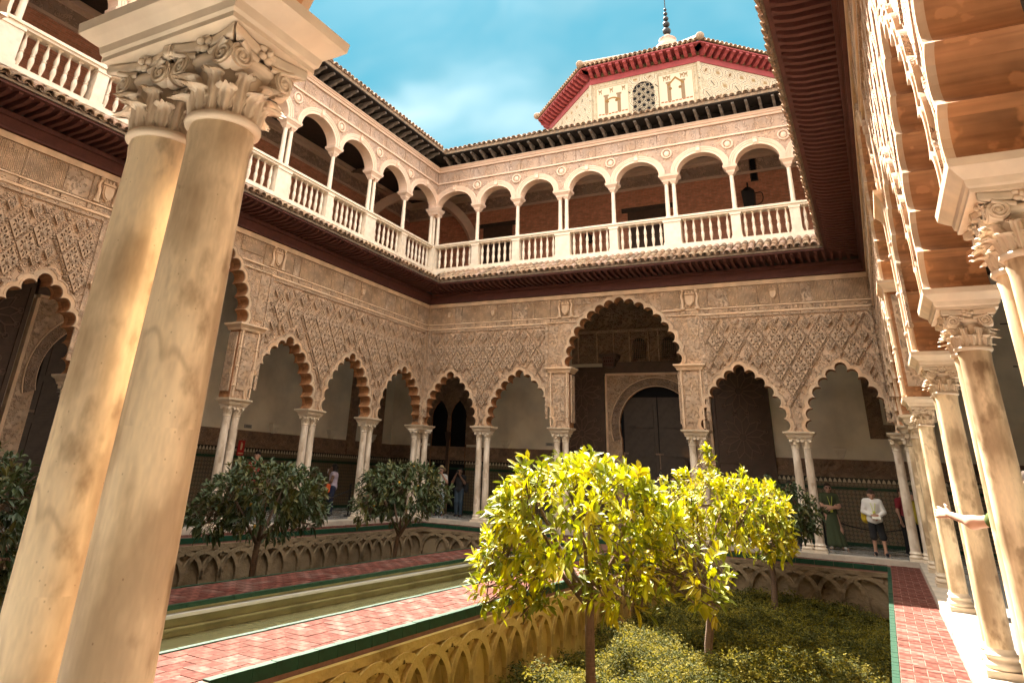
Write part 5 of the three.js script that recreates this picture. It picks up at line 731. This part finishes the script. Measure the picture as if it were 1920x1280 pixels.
// ---------------------------------------------------------------- small things in the galleries
function sconce(label, pos, turn) { const T = thing('wall_sconce', label, 'wall light', pos, turn, 'plaster wall lights in the galleries'); part(T, 'bowl', planar(moved(stack([[-0.17, 0.07, 0.05], [-0.12, 0.1, 0.07], [0.1, 0.19, 0.12], [0.13, 0.21, 0.13], [0.15, 0.2, 0.125]]), 0, 0, 0.1)), M.cream); part(T, 'relief', merge([-0.1, 0, 0.1].map((x) => new THREE.TorusGeometry(0.04, 0.01, 5, 10).translate(x, 0.02, 0.215).rotateX(0.12))), M.cream); }
sconce('white plaster wall light nearest the fire extinguisher sign', [-4.2, 2.68, 3.35], PI / 2); sconce('white plaster wall light above the woman with the phone', [-4.2, 2.7, 0.12], PI / 2); sconce('white plaster wall light in the corner bay of the left gallery', [-4.2, 2.7, -2.6], PI / 2);
sconce('white plaster wall light left of the great dark door leaf', [1.63, 2.7, -4.2], 0); sconce('white plaster wall light above the woman in the green dress', [13.93, 2.72, -4.2], 0);
function plate(label, pos, turn) { const T = thing('wall_plate', label, 'plate'); T.position.set(...pos); T.rotation.y = turn; part(T, 'panel', box(-0.17, 0.17, -0.06, 0.06, 0, 0.025), M.floorMarble); part(T, 'grille', merge([-0.025, 0, 0.025].map((y) => box(-0.12, 0.12, y - 0.005, y + 0.005, 0.025, 0.03))), M.iron); }
plate('small grey plate on the cream wall beside the leftmost arch columns', [-4.2, 2.66, 4.55], PI / 2); plate('small grey plate on the cream wall beside the tall door leaf', [3.55, 2.72, -4.2], 0);
{ // fire extinguisher sign
  const T = thing('fire_extinguisher_sign', 'small red fire extinguisher sign by the left gallery columns', 'sign', [-4.15, 1.95, 4.75], PI / 2); mat('signRed', [0.5, 0.02, 0.02], { roughness: 0.4 }); mat('signPale', [0.75, 0.6, 0.35], {});
  part(T, 'panel', box(-0.15, 0.15, -0.24, 0.24, 0, 0.012), M.signRed); part(T, 'pictogram', planar(merge([box(-0.035, 0.035, -0.06, 0.15, 0.012, 0.016), box(-0.05, 0.02, 0.16, 0.18, 0.012, 0.016), box(0.03, 0.05, 0.0, 0.14, 0.012, 0.016)])), M.signPale); part(T, 'text_band', box(-0.11, 0.11, -0.19, -0.15, 0.012, 0.015), M.signPale);
}
{ const T = thing('barrier_post', 'black barrier post with a slack rope beside the woman with the phone', 'barrier', [-1.0, 0, 2.5]); part(T, 'post', planar(merge([new THREE.CylinderGeometry(0.025, 0.025, 0.95, 10).translate(0, 0.475, 0), new THREE.CylinderGeometry(0.13, 0.15, 0.03, 16).translate(0, 0.015, 0), new THREE.SphereGeometry(0.035, 10, 8).translate(0, 0.96, 0)])), M.iron); part(T, 'rope', planar(tube([V(0, 0.8, 0), V(-0.5, 0.42, 0.9), V(-0.9, 0.3, 2.0), V(-1.2, 0.55, 3.1), V(-1.35, 0.8, 3.9)], 0.018, 24, 6)), M.iron); }
{ const T = thing('barrier_rope', 'dark slack rope strung before the tiled dado behind the reader', 'barrier'); part(T, 'rope', planar(tube([V(13.2, 0.8, -3.2), V(14.0, 0.58, -3.1), V(14.9, 0.52, -3.0), V(15.5, 0.66, -2.9), V(16.2, 0.85, -2.9)], 0.02, 30, 6)), M.iron); part(T, 'post', planar(merge([13.2, 16.2].map((x) => new THREE.CylinderGeometry(0.025, 0.03, 0.95, 10).translate(x, 0.475, x < 14 ? -3.2 : -2.9)))), M.iron); }
function lantern(label, x, y, s) { const T = thing('lantern', label, 'lantern', [x, y, -3.8]); part(T, 'cage', planar(merge([stack([[-0.3 * s, 0.16 * s, 0.16 * s], [0.25 * s, 0.2 * s, 0.2 * s], [0.42 * s, 0.06 * s, 0.06 * s]]), box(-0.03, 0.03, 0.4 * s, 0.6 * s, -0.03, 0.03)])), M.iron); part(T, 'arm', planar(merge([box(-0.02, 0.02, 0.3 * s, 0.34 * s, -0.4, 0), tube([V(0.18 * s, 0.2 * s, 0), V(0.4 * s, 0.2 * s, 0), V(0.4 * s, -0.1 * s, 0), V(0.18 * s, -0.25 * s, 0)], 0.02, 14, 5)])), M.iron); }
lantern('black iron lantern on the upper gallery wall below the dark slot', 12.1, 11.85, 1.2); lantern('small black lantern at the foot of the middle upper columns', 5.5, 11.0, 0.6);
{ const T = thing('wall_slot', 'narrow black slot in the brick wall of the upper gallery', 'opening', [12.35, 13.3, -4.19]); part(T, 'frame', box(-0.14, 0.14, -0.55, 0.5, 0, 0.03), M.darkWood); part(T, 'void', box(-0.1, 0.1, -0.5, 0.46, 0.03, 0.034), M.flatBlack); }
function bracket(label, x, y, z, s) { const T = thing('iron_bracket', label, 'bracket', [x, y, z]); part(T, 'bar', box(-1.0 * s, 0, -0.015, 0.015, -0.015, 0.015), M.iron); const sp = []; for (let k = 0; k < 24; k++) { const t = k * 0.35, r = 0.1 - k * 0.0032; sp.push(V(-0.72 * s + Math.cos(t) * r, -0.12 + Math.sin(t) * r, 0)); } part(T, 'scroll', planar(merge([tube(sp, 0.01, 40, 5), tube([V(-0.62 * s, -0.12, 0), V(-0.4 * s, -0.2, 0), V(-0.15 * s, -0.42, 0), V(0, -0.5, 0)], 0.01, 14, 5)])), M.iron); }
bracket('black iron bracket with a scroll high in the right gallery', 19.98, 6.6, -3.6, 1); bracket('black iron bracket lower in the right gallery', 19.98, 5.25, -3.2, 1);
{ const T = thing('wall_lamp', 'small warm lamp glowing inside the great doorway', 'lamp', [8.95, 2.2, -3.95]); part(T, 'shade', planar(lathe([[0.04, -0.12], [0.09, 0.12]], 12)), M.doorWood); const b = part(T, 'bulb', new THREE.SphereGeometry(0.06, 12, 8), new THREE.MeshStandardMaterial({ color: 0xffc070, emissive: new THREE.Color(1, 0.55, 0.16), emissiveIntensity: 0.05 })); const l = new THREE.PointLight(new THREE.Color(1, 0.55, 0.2), 0.03); l.castShadow = true; l.shadow.radius = 3; l.position.set(0, 0, 0.0); T.add(l); }
{ const T = thing('wooden_bracket_lamp', 'carved wooden corbel above the dark door leaf in the tall arch', 'corbel', [6.25, 5.9, -3.9]); part(T, 'body', stack([[-0.3, 0.12, 0.1], [-0.25, 0.2, 0.16], [0.0, 0.26, 0.22], [0.08, 0.34, 0.28], [0.2, 0.36, 0.3]]), M.doorWood); part(T, 'tier', merge([-0.2, -0.07, 0.06].flatMap((y, k) => [-2, -1, 0, 1, 2].map((i) => box(i * 0.085 - 0.02, i * 0.085 + 0.02, y - 0.05, y + 0.03, 0.12 + k * 0.05, 0.2 + k * 0.05)))), M.redWood); }

renderer.render(scene, camera);
